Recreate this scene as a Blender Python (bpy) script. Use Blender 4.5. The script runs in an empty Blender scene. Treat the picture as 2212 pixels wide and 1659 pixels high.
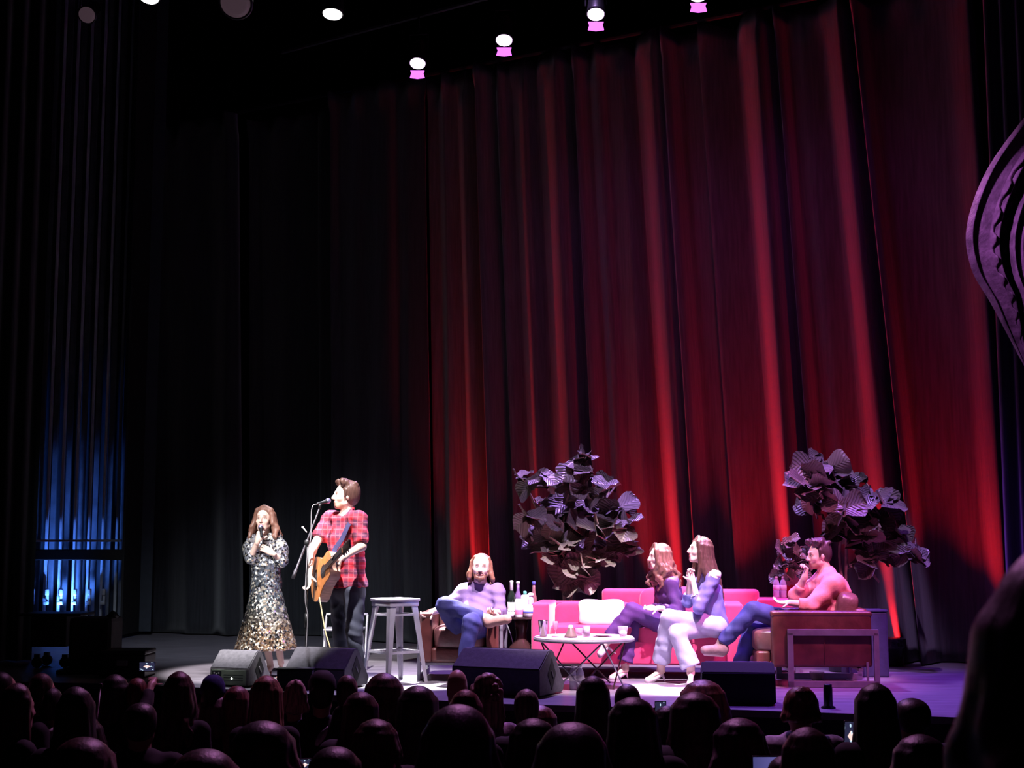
import bpy, bmesh, math, random
import numpy as np
from mathutils import Vector, Matrix, noise
SC = bpy.context.scene
COL = SC.collection
PI = math.pi
# ---------------------------------------------------------------- camera geometry
F = 3048.0; EYE = 1.21; PITCH = math.atan(351 / F)
_cp, _sp = math.cos(PITCH), math.sin(PITCH)
def ray(px, py):
    u = px - 1106.0; v = 829.5 - py
    return Vector((u, F * _cp - v * _sp, F * _sp + v * _cp))
def P(px, py, D):
    r = ray(px, py); return Vector((0, 0, EYE)) + r * (D / r.y)
def FL(px, py, z=0.0):
    r = ray(px, py); return Vector((0, 0, EYE)) + r * ((z - EYE) / r.z)
def V(*a): return Vector(a)

cam_d = bpy.data.cameras.new('camera'); cam = bpy.data.objects.new('camera', cam_d); COL.objects.link(cam)
cam.location = (0, 0, EYE); cam.rotation_euler = (PI / 2 + PITCH, 0, 0)
cam_d.sensor_width = 36; cam_d.lens = 36 * F / 2212; cam_d.clip_start = .05; cam_d.clip_end = 200
cam_d.dof.use_dof = True; cam_d.dof.focus_distance = 12.6; cam_d.dof.aperture_fstop = 8.0
SC.camera = cam

# ---------------------------------------------------------------- materials
def rgb(c): return (c[0], c[1], c[2], 1)
class NT:
    def __init__(s, name):
        s.m = bpy.data.materials.new(name); s.m.use_nodes = True
        s.t = s.m.node_tree; s.n = s.t.nodes; s.b = s.n['Principled BSDF']; s.out = s.n['Material Output']
    def new(s, t, **kw):
        x = s.n.new(t)
        for k, v in kw.items(): setattr(x, k, v)
        return x
    def link(s, a, b): s.t.links.new(a, b)
    def coord(s, kind='Object', scale=(1, 1, 1), rot=(0, 0, 0)):
        tc = s.new('ShaderNodeTexCoord'); mp = s.new('ShaderNodeMapping')
        mp.inputs['Scale'].default_value = scale; mp.inputs['Rotation'].default_value = rot
        s.link(tc.outputs[kind], mp.inputs[0]); return mp.outputs[0]
    def noise(s, vec, scale, detail=3, rough=.5):
        n = s.new('ShaderNodeTexNoise'); n.inputs['Scale'].default_value = scale
        n.inputs['Detail'].default_value = detail; n.inputs['Roughness'].default_value = rough
        s.link(vec, n.inputs['Vector']); return n.outputs['Fac']
    def ramp(s, fac, stops):
        r = s.new('ShaderNodeValToRGB'); e = r.color_ramp.elements
        while len(e) < len(stops): e.new(.5)
        for i, (p, c) in enumerate(stops): e[i].position = p; e[i].color = rgb(c)
        s.link(fac, r.inputs[0]); return r.outputs[0]
    def mix(s, fac, a, b, mode='MIX'):
        x = s.new('ShaderNodeMix', data_type='RGBA', blend_type=mode)
        for i, v in ((0, fac), (6, a), (7, b)):
            if hasattr(v, 'is_linked'): s.link(v, x.inputs[i])
            else: x.inputs[i].default_value = v if i == 0 else rgb(v)
        return x.outputs[2]
    def math(s, op, a, b=0.0):
        x = s.new('ShaderNodeMath', operation=op)
        for i, v in ((0, a), (1, b)):
            if hasattr(v, 'is_linked'): s.link(v, x.inputs[i])
            else: x.inputs[i].default_value = v
        return x.outputs[0]
    def bump(s, h, strength=.3, dist=.01):
        b = s.new('ShaderNodeBump'); b.inputs['Strength'].default_value = strength; b.inputs['Distance'].default_value = dist
        s.link(h, b.inputs['Height']); s.link(b.outputs[0], s.b.inputs['Normal'])
    def base(s, v):
        if hasattr(v, 'is_linked'): s.link(v, s.b.inputs['Base Color'])
        else: s.b.inputs['Base Color'].default_value = rgb(v)
def M(name, col, rough=.6, metal=0., var=.15, nscale=9, bump=.0, bscale=60, bdist=.004, stretch=(1, 1, 1), spec=.5, sheen=0.):
    t = NT(name); c = t.coord('Object', stretch)
    n = t.noise(c, nscale, 4)
    t.base(t.ramp(n, [(.3, [x * (1 - var) for x in col]), (.7, [min(1, x * (1 + var)) for x in col])]))
    t.b.inputs['Roughness'].default_value = rough; t.b.inputs['Metallic'].default_value = metal
    t.b.inputs['Specular IOR Level'].default_value = spec
    if sheen: t.b.inputs['Sheen Weight'].default_value = sheen
    if bump: t.bump(t.noise(c, bscale, 4), bump, bdist)
    return t.m
def emat(name, col, strength):
    t = NT(name); t.base((0, 0, 0)); t.b.inputs['Emission Color'].default_value = rgb(col)
    c = t.coord('Object'); n = t.noise(c, 3)
    t.link(t.math('MULTIPLY_ADD', n, .1 * strength), t.b.inputs['Emission Strength'])
    t.n[-1].inputs[2].default_value = strength
    return t.m
def glassmat(name, col=(1, 1, 1), alpha=.35, rough=.05):
    t = NT(name); t.base(col); t.b.inputs['Roughness'].default_value = rough
    c = t.coord('Object'); n = t.noise(c, 40)
    t.link(t.math('MULTIPLY_ADD', n, .15), t.b.inputs['Alpha']); t.n[-1].inputs[2].default_value = alpha
    return t.m

# ---------------------------------------------------------------- objects
def tag(o, label=None, cat=None, group=None, kind=None):
    if label: o['label'] = label
    if cat: o['category'] = cat
    if group: o['group'] = group
    if kind: o['kind'] = kind
    return o
def thing(name, label, cat, loc=(0, 0, 0), group=None, rz=0):
    o = bpy.data.objects.new(name, None); COL.objects.link(o); o.location = loc; o.rotation_euler = (0, 0, rz)
    o.empty_display_size = .1
    return tag(o, label, cat, group)
def link(name, me, mat, parent=None, world=False):
    """world=True: the mesh is in world coordinates and is shifted into the parent's space (parents have no rotation)."""
    o = bpy.data.objects.new(name, me); COL.objects.link(o)
    if mat is not None and not me.materials: me.materials.append(mat)
    if parent:
        o.parent = parent
        if world:
            me.transform(Matrix.Translation(-parent.location))
    return o
def smooth(me, on=True):
    me.polygons.foreach_set('use_smooth', [on] * len(me.polygons)); return me
def fin(bm, name, sm=False):
    bmesh.ops.recalc_face_normals(bm, faces=bm.faces[:])
    me = bpy.data.meshes.new(name); bm.to_mesh(me); bm.free()
    if sm: smooth(me)
    return me
def rotz(a): return Matrix.Rotation(a, 4, 'Z')
def bx(bm, c, s, bev=0.0, R=None, seg=2):
    r = bmesh.ops.create_cube(bm, size=1)
    vs = r['verts']
    bmesh.ops.scale(bm, vec=s, verts=vs)
    if bev:
        es = list({e for v in vs for e in v.link_edges})
        rr = bmesh.ops.bevel(bm, geom=es, offset=bev, segments=seg, profile=.6, affect='EDGES')
        vs = list({v for f in rr['faces'] for v in f.verts} | {v for v in vs if v.is_valid})
        vs = [v for v in vs if v.is_valid]
    m = Matrix.Translation(c)
    if R is not None: m = m @ R.to_4x4()
    bmesh.ops.transform(bm, matrix=m, verts=vs)
def puff(bm, c, s, ex=.35, R=None, n=12, crown=0.0):
    """a rounded cushion: superellipsoid of size s"""
    def se(w, e): return math.copysign(abs(w) ** e, w)
    rows = []
    m = Matrix.Translation(c)
    if R is not None: m = m @ R.to_4x4()
    for i in range(n + 1):
        ph = -PI / 2 + PI * i / n; row = []
        for j in range(2 * n):
            th = PI * j / n
            x = se(math.cos(ph), ex) * se(math.cos(th), ex); y = se(math.cos(ph), ex) * se(math.sin(th), ex); z = se(math.sin(ph), ex)
            z *= 1 + crown * (1 - x * x) * (1 - y * y)
            row.append(bm.verts.new(m @ Vector((x * s[0] / 2, y * s[1] / 2, z * s[2] / 2))))
        rows.append(row)
    k = 2 * n
    for i in range(n):
        for j in range(k):
            try: bm.faces.new((rows[i][j], rows[i][(j + 1) % k], rows[i + 1][(j + 1) % k], rows[i + 1][j]))
            except Exception: pass
    bmesh.ops.remove_doubles(bm, verts=[v for r in rows for v in r], dist=1e-5)
def tube(bm, pts, r, seg=8, cap=True):
    pts = [Vector(p) for p in pts]; n = len(pts)
    rs = r if isinstance(r, (list, tuple)) else [r] * n
    rings = []; prev = None
    for i, p in enumerate(pts):
        t = (pts[min(i + 1, n - 1)] - pts[max(i - 1, 0)]).normalized()
        if prev is None:
            a = Vector((0, 0, 1)) if abs(t.z) < .9 else Vector((1, 0, 0))
            u = t.cross(a).normalized()
        else:
            u = (prev - t * prev.dot(t)).normalized()
        prev = u; w = t.cross(u)
        rings.append([bm.verts.new(p + (u * math.cos(2 * PI * k / seg) + w * math.sin(2 * PI * k / seg)) * rs[i]) for k in range(seg)])
    for i in range(n - 1):
        for k in range(seg):
            bm.faces.new((rings[i][k], rings[i][(k + 1) % seg], rings[i + 1][(k + 1) % seg], rings[i + 1][k]))
    if cap:
        bm.faces.new(rings[0][::-1]); bm.faces.new(rings[-1])
def lathe(bm, prof, c=(0, 0, 0), seg=24, R=None, sx=1, sy=1):
    m = Matrix.Translation(c)
    if R is not None: m = m @ R.to_4x4()
    rings = [[bm.verts.new(m @ Vector((max(r, 1e-4) * sx * math.cos(2 * PI * k / seg), max(r, 1e-4) * sy * math.sin(2 * PI * k / seg), z))) for k in range(seg)] for r, z in prof]
    for i in range(len(rings) - 1):
        for k in range(seg):
            bm.faces.new((rings[i][k], rings[i][(k + 1) % seg], rings[i + 1][(k + 1) % seg], rings[i + 1][k]))
    bm.faces.new(rings[0][::-1]); bm.faces.new(rings[-1])
def prism(bm, poly, y0, y1, m=Matrix.Identity(4)):
    """poly in (x,z), extruded along y"""
    a = [bm.verts.new(m @ Vector((x, y0, z))) for x, z in poly]; b = [bm.verts.new(m @ Vector((x, y1, z))) for x, z in poly]
    n = len(poly)
    bm.faces.new(a); bm.faces.new(b[::-1])
    for i in range(n): bm.faces.new((a[i], b[i], b[(i + 1) % n], a[(i + 1) % n]))
def spline(pts, n=8):
    pts = [Vector(p) for p in pts]; out = []
    for i in range(len(pts) - 1):
        p0 = pts[max(i - 1, 0)]; p1 = pts[i]; p2 = pts[i + 1]; p3 = pts[min(i + 2, len(pts) - 1)]
        for k in range(n):
            t = k / n
            out.append(.5 * ((2 * p1) + (p2 - p0) * t + (2 * p0 - 5 * p1 + 4 * p2 - p3) * t * t + (3 * p1 - p0 - 3 * p2 + p3) * t ** 3))
    out.append(pts[-1]); return out
def dup(root, name=None, **kw):
    r = root.copy(); COL.objects.link(r)
    for ch in list(root.children):
        c = ch.copy(); COL.objects.link(c); c.parent = r
        for g in ch.children:
            d = g.copy(); COL.objects.link(d); d.parent = c
    return r

# ---------------------------------------------------------------- implicit surfaces for bodies and cloth
class Sdf:
    def __init__(s): s.p = []
    def rc(s, a, b, ra, rb=None, k=.03, sub=False, cap=None):
        s.p.append(('rc', Vector(a), Vector(b), ra, ra if rb is None else rb, k, sub, cap)); return s
    def chain(s, pts, rs, k=.03):
        for i in range(len(pts) - 1): s.rc(pts[i], pts[i + 1], rs[i], rs[i + 1], k)
        return s
    def ell(s, c, r, R=None, k=.03, sub=False):
        s.p.append(('el', Vector(c), r, R or Matrix.Identity(3), k, sub)); return s
    def sph(s, c, r, k=.03, sub=False): return s.ell(c, (r, r, r), None, k, sub)
    def cut(s, pt, nrm):
        """remove everything on the nrm side of the plane"""
        s.p.append(('cut', Vector(pt), Vector(nrm).normalized())); return s
    def cutsphere(s, pt, nrm, rad):
        s.p.append(('cuts', Vector(pt), Vector(nrm).normalized(), rad)); return s
    def mesh(s, name, h=.01, wrinkle=None, sm=2):
        lo = np.full(3, 1e9); hi = np.full(3, -1e9); bb = []
        for q in s.p:
            if q[0] == 'rc':
                r = max(q[3], q[4]); a = np.array(q[1]); b = np.array(q[2]); l = np.minimum(a, b) - r; u = np.maximum(a, b) + r
            elif q[0] == 'el':
                r = max(q[2]); l = np.array(q[1]) - r; u = np.array(q[1]) + r
            elif q[0] == 'cuts':
                r = q[3]; l = np.array(q[1]) - r; u = np.array(q[1]) + r
            else: l = u = None
            bb.append((l, u))
            if l is not None and q[0] in ('rc', 'el') and not q[5 if q[0] == 'el' else 6]:
                lo = np.minimum(lo, l); hi = np.maximum(hi, u)
        lo -= 4 * h; hi += 4 * h
        n = np.ceil((hi - lo) / h).astype(int) + 1
        X = [(lo[i] + h * np.arange(n[i])).astype(np.float32) for i in range(3)]
        G = np.full(tuple(n), .2, np.float32)
        for q, (l, u) in zip(s.p, bb):
            if l is None: i0 = np.zeros(3, int); i1 = n.copy()
            else:
                kk = (q[5] if q[0] == 'rc' else q[4] if q[0] == 'el' else 0) + 3 * h
                i0 = np.clip(np.floor((l - kk - lo) / h).astype(int), 0, n); i1 = np.clip(np.ceil((u + kk - lo) / h).astype(int) + 1, 0, n)
            sl = tuple(slice(i0[i], i1[i]) for i in range(3))
            x = X[0][sl[0]][:, None, None]; y = X[1][sl[1]][None, :, None]; z = X[2][sl[2]][None, None, :]
            g = G[sl]
            if g.size == 0: continue
            if q[0] == 'cut':
                d = (x - q[1][0]) * q[2][0] + (y - q[1][1]) * q[2][1] + (z - q[1][2]) * q[2][2]
                G[sl] = np.maximum(g, d); continue
            if q[0] == 'cuts':
                d = (x - q[1][0]) * q[2][0] + (y - q[1][1]) * q[2][1] + (z - q[1][2]) * q[2][2]
                dd = np.sqrt((x - q[1][0]) ** 2 + (y - q[1][1]) ** 2 + (z - q[1][2]) ** 2) - q[3]
                G[sl] = np.where(dd < 0, np.maximum(g, d), g); continue
            if q[0] == 'rc':
                a, b, ra, rb, k, sub, cap = q[1:]
                ba = b - a; L = max(ba.length_squared, 1e-9)
                px = x - a.x; py = y - a.y; pz = z - a.z
                t0 = (px * ba.x + py * ba.y + pz * ba.z) / L
                t = np.clip(t0, 0, 1)
                d = np.sqrt((px - t * ba.x) ** 2 + (py - t * ba.y) ** 2 + (pz - t * ba.z) ** 2) - (ra + (rb - ra) * t)
                if cap:
                    ln = math.sqrt(L)
                    if 'b' in cap: d = np.maximum(d, (t0 - 1) * ln)
                    if 'a' in cap: d = np.maximum(d, -t0 * ln)
            else:
                c, r, R, k, sub = q[1:]
                px = x - c.x; py = y - c.y; pz = z - c.z
                e = [(px * R[0][i] + py * R[1][i] + pz * R[2][i]) / r[i] for i in range(3)]
                kl = np.sqrt(e[0] ** 2 + e[1] ** 2 + e[2] ** 2)
                d = (kl - 1) * min(r) if max(r) / min(r) > 2.5 else (kl - 1) * (sum(r) / 3)
            d = d.astype(np.float32)
            k = max(k, 1e-4)
            if sub:
                hh = np.maximum(k - np.abs(-d - g), 0) / k; G[sl] = np.maximum(g, -d) + hh * hh * k * .25
            else:
                hh = np.maximum(k - np.abs(d - g), 0) / k; G[sl] = np.minimum(g, d) - hh * hh * k * .25
        if wrinkle:
            amp, f, sd = wrinkle
            x = X[0][:, None, None]; y = X[1][None, :, None]; z = X[2][None, None, :]
            w = np.sin(f * (x * .9 + z * .8) + 2.3 * np.sin(f * .37 * (z - y) + sd) + sd) * np.sin(f * .8 * (z * 1.1 - x * .5 + y) + 1.9 * np.sin(f * .41 * x + 2 * sd))
            G = G + (amp * w).astype(np.float32)
        return nets(name, G, lo, h, sm)
def nets(name, G, lo, h, sm=2):
    S = G < 0
    n = G.shape
    acc = np.zeros(tuple(k - 1 for k in n), np.int8)
    for dx in (0, 1):
        for dy in (0, 1):
            for dz in (0, 1):
                acc += S[dx:n[0] - 1 + dx, dy:n[1] - 1 + dy, dz:n[2] - 1 + dz]
    act = (acc > 0) & (acc < 8)
    idx = np.argwhere(act)
    vid = np.full(act.shape, -1, np.int64); vid[tuple(idx.T)] = np.arange(len(idx))
    ps = np.zeros((len(idx), 3)); cnt = np.zeros(len(idx))
    for ax in range(3):
        for o1 in (0, 1):
            for o2 in (0, 1):
                a = idx.copy(); oth = [i for i in range(3) if i != ax]
                a[:, oth[0]] += o1; a[:, oth[1]] += o2
                b = a.copy(); b[:, ax] += 1
                ga = G[tuple(a.T)]; gb = G[tuple(b.T)]
                m = (ga < 0) != (gb < 0)
                t = np.where(m, ga / np.where(m, ga - gb, 1), 0)
                p = a.astype(float); p[:, ax] += t
                ps[m] += p[m]; cnt[m] += 1
    v = ps / cnt[:, None]
    quads = []
    for ax in range(3):
        sa = [slice(None)] * 3; sb = [slice(None)] * 3
        sa[ax] = slice(0, n[ax] - 1); sb[ax] = slice(1, n[ax])
        A = S[tuple(sa)]; B = S[tuple(sb)]
        e = np.argwhere(A != B); oth = [i for i in range(3) if i != ax]
        e = e[(e[:, oth[0]] > 0) & (e[:, oth[1]] > 0) & (e[:, oth[0]] < n[oth[0]] - 1) & (e[:, oth[1]] < n[oth[1]] - 1)]
        if not len(e): continue
        q = []
        for o1, o2 in ((-1, -1), (0, -1), (0, 0), (-1, 0)):
            c = e.copy(); c[:, oth[0]] += o1; c[:, oth[1]] += o2; q.append(vid[tuple(c.T)])
        q = np.stack(q, 1)
        fl = A[tuple(e.T)] ^ (ax == 1)
        q[~fl] = q[~fl][:, ::-1]
        quads.append(q)
    Q = np.concatenate(quads); Q = Q[(Q >= 0).all(1)]
    # light smoothing
    E = np.concatenate([Q[:, [0, 1]], Q[:, [1, 2]], Q[:, [2, 3]], Q[:, [3, 0]]])
    for _ in range(sm):
        s2 = np.zeros_like(v); c2 = np.zeros(len(v))
        np.add.at(s2, E[:, 0], v[E[:, 1]]); np.add.at(c2, E[:, 0], 1)
        np.add.at(s2, E[:, 1], v[E[:, 0]]); np.add.at(c2, E[:, 1], 1)
        v = v * .5 + .5 * s2 / np.maximum(c2, 1)[:, None]
    me = bpy.data.meshes.new(name)
    me.vertices.add(len(v)); me.vertices.foreach_set('co', (v * h + lo).astype(np.float32).ravel())
    me.loops.add(Q.size); me.loops.foreach_set('vertex_index', Q.astype(np.int32).ravel())
    me.polygons.add(len(Q)); me.polygons.foreach_set('loop_start', np.arange(0, Q.size, 4, dtype=np.int32))
    me.update(calc_edges=True); me.validate(); smooth(me)
    return me
def paint(me, base, spots):
    """vertex colours: spots = (centre, radii(3), frame(3x3), colour, softness)"""
    n = len(me.vertices); co = np.empty(n * 3, np.float32); me.vertices.foreach_get('co', co); co = co.reshape(-1, 3)
    c = np.tile(np.array(base, np.float32), (n, 1))
    for ctr, r, R, col, soft in spots:
        d = co - np.array(ctr, np.float32); Rm = np.array(R, np.float32)
        e = np.sqrt(((d @ Rm / np.array(r)) ** 2).sum(1)); w = np.clip((1 - e) / soft + .5, 0, 1)[:, None]
        c = c * (1 - w) + np.array(col, np.float32) * w
    a = me.color_attributes.new('Col', 'FLOAT_COLOR', 'POINT')
    a.data.foreach_set('color', np.concatenate([c, np.ones((n, 1), np.float32)], 1).ravel())
# ---------------------------------------------------------------- people toolkit
def frame(fwd, up=(0, 0, 1)):
    f = Vector(fwd).normalized(); r = f.cross(Vector(up)).normalized(); u = r.cross(f)
    return Matrix((r, f, u)).transposed()
def skin_mat(name, rough=.45):
    t = NT(name); a = t.new('ShaderNodeAttribute'); a.attribute_name = 'Col'
    c = t.coord('Object'); n = t.noise(c, 35, 3)
    t.base(t.mix(t.math('MULTIPLY', n, .25), a.outputs['Color'], t.mix(.5, a.outputs['Color'], (.55, .2, .15))))
    t.b.inputs['Roughness'].default_value = rough; t.b.inputs['Subsurface Weight'].default_value = .0
    t.bump(n, .05, .002); return t.m
SKIN = skin_mat('skin')
SK = (.90, .64, .54)
def head_sdf(s, c, R, z=1.0, ear=True, jaw=1.0):
    L = lambda x, y, zz: c + R @ Vector((x * z, y * z, zz * z))
    s.ell(L(0, -.015, .038), (.075 * z, .094 * z, .082 * z), R, .02)
    s.ell(L(0, .022, -.022), (.062 * z * jaw, .068 * z, .088 * z), R, .03)
    s.rc(L(-.022, .058, -.092), L(.022, .058, -.092), .021 * z * jaw, None, .03)           # chin
    s.rc(L(-.052 * jaw, 0, -.062), L(-.02, .05, -.09), .016 * z, None, .02)                 # jaw line
    s.rc(L(.052 * jaw, 0, -.062), L(.02, .05, -.09), .016 * z, None, .02)
    s.rc(L(-.034, .079, .026), L(.034, .079, .026), .011 * z, None, .012)                     # brow ridge
    s.sph(L(-.031, .094, .004), .014 * z, .01, True); s.sph(L(.031, .094, .004), .014 * z, .01, True)
    s.sph(L(-.031, .072, .005), .0135 * z, .003); s.sph(L(.031, .072, .005), .0135 * z, .003)
    s.rc(L(0, .086, .02), L(0, .108, -.028), .0065 * z, .0115 * z, .010)                         # nose
    s.rc(L(-.011, .094, -.033), L(.011, .094, -.033), .0085 * z, None, .006)
    s.rc(L(-.02, .082, -.058), L(.02, .082, -.058), .0075 * z, None, .006)                    # lips
    s.rc(L(-.018, .08, -.069), L(.018, .08, -.069), .0075 * z, None, .006)
    s.sph(L(-.043, .058, -.025), .018 * z, .025); s.sph(L(.043, .058, -.025), .018 * z, .025) # cheeks
    if ear:
        for q in (-1, 1):
            s.ell(L(.074 * q, -.01, -.006), (.009 * z, .018 * z, .03 * z), R, .006)
def face_spots(c, R, z=1.0, lips=(.55, .17, .17), brow=(.16, .09, .06), beard=None, closed=False, iris=(.08, .05, .04)):
    L = lambda x, y, zz: c + R @ Vector((x * z, y * z, zz * z))
    o = []
    if beard:
        o += [(L(0, .05, -.088), (.068 * z, .06 * z, .038 * z), R, beard, .25), (L(0, .092, -.047), (.03 * z, .02 * z, .0075 * z), R, beard, .5),
              (L(0, .09, -.063), (.02 * z, .03 * z, .009 * z), R, lips, .4)]
    else: o += [(L(0, .09, -.063), (.025 * z, .02 * z, .0125 * z), R, lips, .3)]
    for q in (-1, 1):
        o.append((L(.034 * q, .085, .006), (.021 * z, .03 * z, .011 * z), R, (.32, .17, .13), .6))
        if not closed:
            o.append((L(.031 * q, .085, .003), (.0125 * z, .02 * z, .0065 * z), R, (.75, .72, .7), .3))
            o.append((L(.031 * q, .085, .003), (.0062 * z, .02 * z, .0064 * z), R, iris, .3))
        else: o.append((L(.031 * q, .085, .0), (.015 * z, .02 * z, .003 * z), R, (.1, .05, .04), .4))
        o.append((L(.033 * q, .088, .028), (.02 * z, .02 * z, .0048 * z), R, brow, .5))
    o.append((L(0, .1, -.041), (.012 * z, .018 * z, .004 * z), R, (.35, .15, .12), .6))
    return o
def hand_sdf(s, w, d, nrm, side=1, curl=.5, z=1.0, spread=.12, fr=.0088):
    """w wrist, d direction of the palm, nrm out of the back of the hand, side +-1 where the thumb is, curl radians per joint"""
    d = Vector(d).normalized(); nrm = Vector(nrm); nrm = (nrm - d * nrm.dot(d)).normalized(); t = d.cross(nrm) * side
    s.rc(w - d * .02, w + d * .02, .024 * z, .025 * z, .01)
    for q in (-.026, -.009, .009, .026):
        s.rc(w + d * .01 + t * q * .6 * z, w + d * .082 * z + t * q * z, .016 * z, .0125 * z, .012)
    for i, (q, ln) in enumerate(((.029, .072), (.010, .08), (-.010, .075), (-.029, .06))):
        p = w + d * .085 * z + t * q * z; dd = (d + t * q * spread * 25 * .3).normalized(); a = curl * (.8 + .12 * i)
        for j, f in enumerate((.45, .32, .25)):
            dd = (Matrix.Rotation(-a, 3, t * 1) @ dd) if True else dd
            p2 = p + dd * ln * f * z; r0 = fr * z * (1 - .1 * j)
            s.rc(p, p2, r0, r0 * .92, .004); p = p2
    p = w + d * .025 * z + t * .028 * z; dd = (d * .6 + t * .75 - nrm * .35).normalized()
    s.rc(w + d * .01, p, .017 * z, .014 * z, .012)
    for f in (.04, .03):
        p2 = p + dd * f * z; s.rc(p, p2, .0105 * z, .0095 * z, .006); p = p2; dd = (dd + d * .5 - nrm * curl * .4).normalized()
def torso_sdf(s, N, C, W, H, SL, SR, g=0.0, wide=.062, rch=.105, rw=.095, rh=.11, k=.05):
    ax = (SL - SR).normalized()
    for q in (-1, 1):
        o = ax * wide * q
        s.rc(C + o, W + o * .75, rch + g, rw + g, k); s.rc(W + o * .75, H + o * .9, rw + g, rh + g, k)
    s.rc(N - (N - C) * .12, C, .055 + g, .1 + g, k)
    s.rc(SL, SR, .052 + g, .052 + g, k)
def hair_mat(name, col, var=.35, rough=.38):
    t = NT(name); c = t.coord('Object', (1, 1, .12)); n = t.noise(c, 95, 4, .6)
    t.base(t.ramp(n, [(.3, [x * (1 - var) for x in col]), (.72, [min(1, x * (1 + var * 1.6)) for x in col])]))
    t.b.inputs['Roughness'].default_value = rough; t.bump(n, .6, .006); return t.m
def locks(s, c, R, z, down, n, a0, a1, length, wave, seed, r0=.02, r1=.009, drop=None, top=.046, spread=1.0, segs=7, rad=(.083, .092)):
    """locks of hair from the scalp; angle 0 = back of the head, + towards the person's right"""
    rn = random.Random(seed); down = Vector(down).normalized()
    for i in range(n):
        a = a0 + (a1 - a0) * (i + .5 + rn.uniform(-.3, .3)) / n
        rr = rn.uniform(.9, 1.06)
        loc = Vector((math.sin(a) * rad[0], -math.cos(a) * rad[1] - .012, 0)) * z * rr
        out = R @ Vector((math.sin(a), -math.cos(a), 0))
        p0 = c + R @ Vector((loc.x * .18, loc.y * .25 - .01, .110 * z)); p = c + R @ Vector((loc.x * .68, loc.y * .70 - .008, .090 * z)); q = c + R @ (Vector((loc.x * .97, loc.y * .97, top * z)))
        pts = [p0, p, q]; ln = length * rn.uniform(.82, 1.05); ph = rn.uniform(0, 6.28); sd = out.cross(down)
        m = c + R @ (loc + Vector((0, 0, -.01 * z)))
        for j in range(segs):
            f = (j + 1) / segs
            w = wave * math.sin(ph + f * 9) * (.35 + f)
            pts.append(m + down * ln * f + out * (.02 * spread * math.sin(f * 2.2) + w * .7) + sd * w)
        k = len(pts); rs = [r0 * z * (1 - (1 - r1 / r0) * (j / (k - 1)) ** 1.5) * (.6 if j == 0 else .8 if j == 1 else 1) for j in range(k)]
        s.chain(pts, rs, .008)
def cap_sdf(s, c, R, z, g=0.0, back=-.028, zz=.05):
    s.ell(c + R @ Vector((0, back * z, zz * z)), ((.081 + g) * z, (.088 + g) * z, (.083 + g) * z), R, .01)
    s.ell(c + R @ Vector((0, (back - .012) * z, (zz - .045) * z)), ((.079 + g) * z, (.078 + g) * z, (.085 + g) * z), R, .02)
def part(name, me, mat, par): return link(name, me, mat, par, world=True)
# ---------------------------------------------------------------- materials of the place
m_floor = M('stage boards', (.20, .18, .21), .38, 0, .3, 2.5, .12, 22, .004, (1, 5, 1))
m_black = M('black paint', (.012, .012, .014), .7, 0, .3, 4, .1, 30)
m_steel = M('brushed steel', (.55, .55, .58), .32, .9, .1, 12, .05, 80, .001, (1, 1, 8))
m_dark = M('black painted metal', (.02, .02, .022), .4, .3, .2, 20, .05, 90, .001)
m_drape = M('black velour', (.030, .031, .036), .95, 0, .25, 5, .3, 45, .004, (6, 6, .4), .15, .35)
m_curt = M('grey velour', (.10, .088, .095), .95, 0, .25, 5, .3, 45, .004, (6, 6, .4), .15, .35)

# ---------------------------------------------------------------- stage and hall
TH = math.radians(30)
C0 = FL(2100, 1437); CD = Vector((-math.cos(TH), math.sin(TH), 0)); CN = Vector((-math.sin(TH), -math.cos(TH), 0))   # along the curtain, toward the audience
def on_curtain(px, py):
    r = ray(px, py); o = Vector((0, 0, EYE)); t = (C0 - o).dot(CN) / r.dot(CN); p = o + r * t
    return (p - C0).dot(CD), p.z
edge = [FL(3400, 1590), FL(2050, 1549), FL(1589, 1533), FL(1100, 1521), FL(700, 1500), FL(300, 1478), FL(-600, 1462)]
edge = [Vector((9.5, edge[0].y - 0.6, 0))] + edge[1:6] + [Vector((-9.5, edge[5].y + 1.2, 0))]
bm = bmesh.new()
top = [bm.verts.new((p.x, p.y, 0)) for p in edge] + [bm.verts.new((-9.5, 26, 0)), bm.verts.new((9.5, 26, 0))]
bot = [bm.verts.new((v.co.x, v.co.y, -.05)) for v in top]
bm.faces.new(top); bm.faces.new(bot[::-1])
for i in range(len(top)): bm.faces.new((top[i], bot[i], bot[(i + 1) % len(top)], top[(i + 1) % len(top)]))
tag(link('floor', fin(bm, 'floor'), m_floor), kind='structure')
bm = bmesh.new()
for i in range(6):
    a, b = edge[i], edge[i + 1]; o = Vector((0, .12, 0))
    vs = [bm.verts.new(p) for p in (a + o + V(0, 0, -.051), b + o + V(0, 0, -.051), b + o + V(0, 0, -1.6), a + o + V(0, 0, -1.6))]
    bm.faces.new(vs)
tag(link('wall_stage', fin(bm, 'wall_stage'), m_black), kind='structure')
bm = bmesh.new()
def fz(y): return -.095 * y
vs = [bm.verts.new(p) for p in ((-9.5, -3, fz(-3)), (9.5, -3, fz(-3)), (9.5, 15, fz(15)), (-9.5, 15, fz(15)))]
bm.faces.new(vs)
tag(link('floor.001', fin(bm, 'floor_audience'), M('dark carpet', (.02, .015, .02), .95, 0, .3, 30)), kind='structure')
for nm, c, s in (('wall_back', (0, 26, 5), (19, .1, 13.4)), ('wall_left', (-9.5, 11.5, 5), (.1, 29, 13.4)), ('wall_right', (9.5, 11.5, 5), (.1, 29, 13.4)), ('ceiling', (0, 11.5, 11.7), (19, 29, .1))):
    bm = bmesh.new(); bx(bm, c, s); tag(link(nm, fin(bm, nm), m_black), kind='structure')

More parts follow.
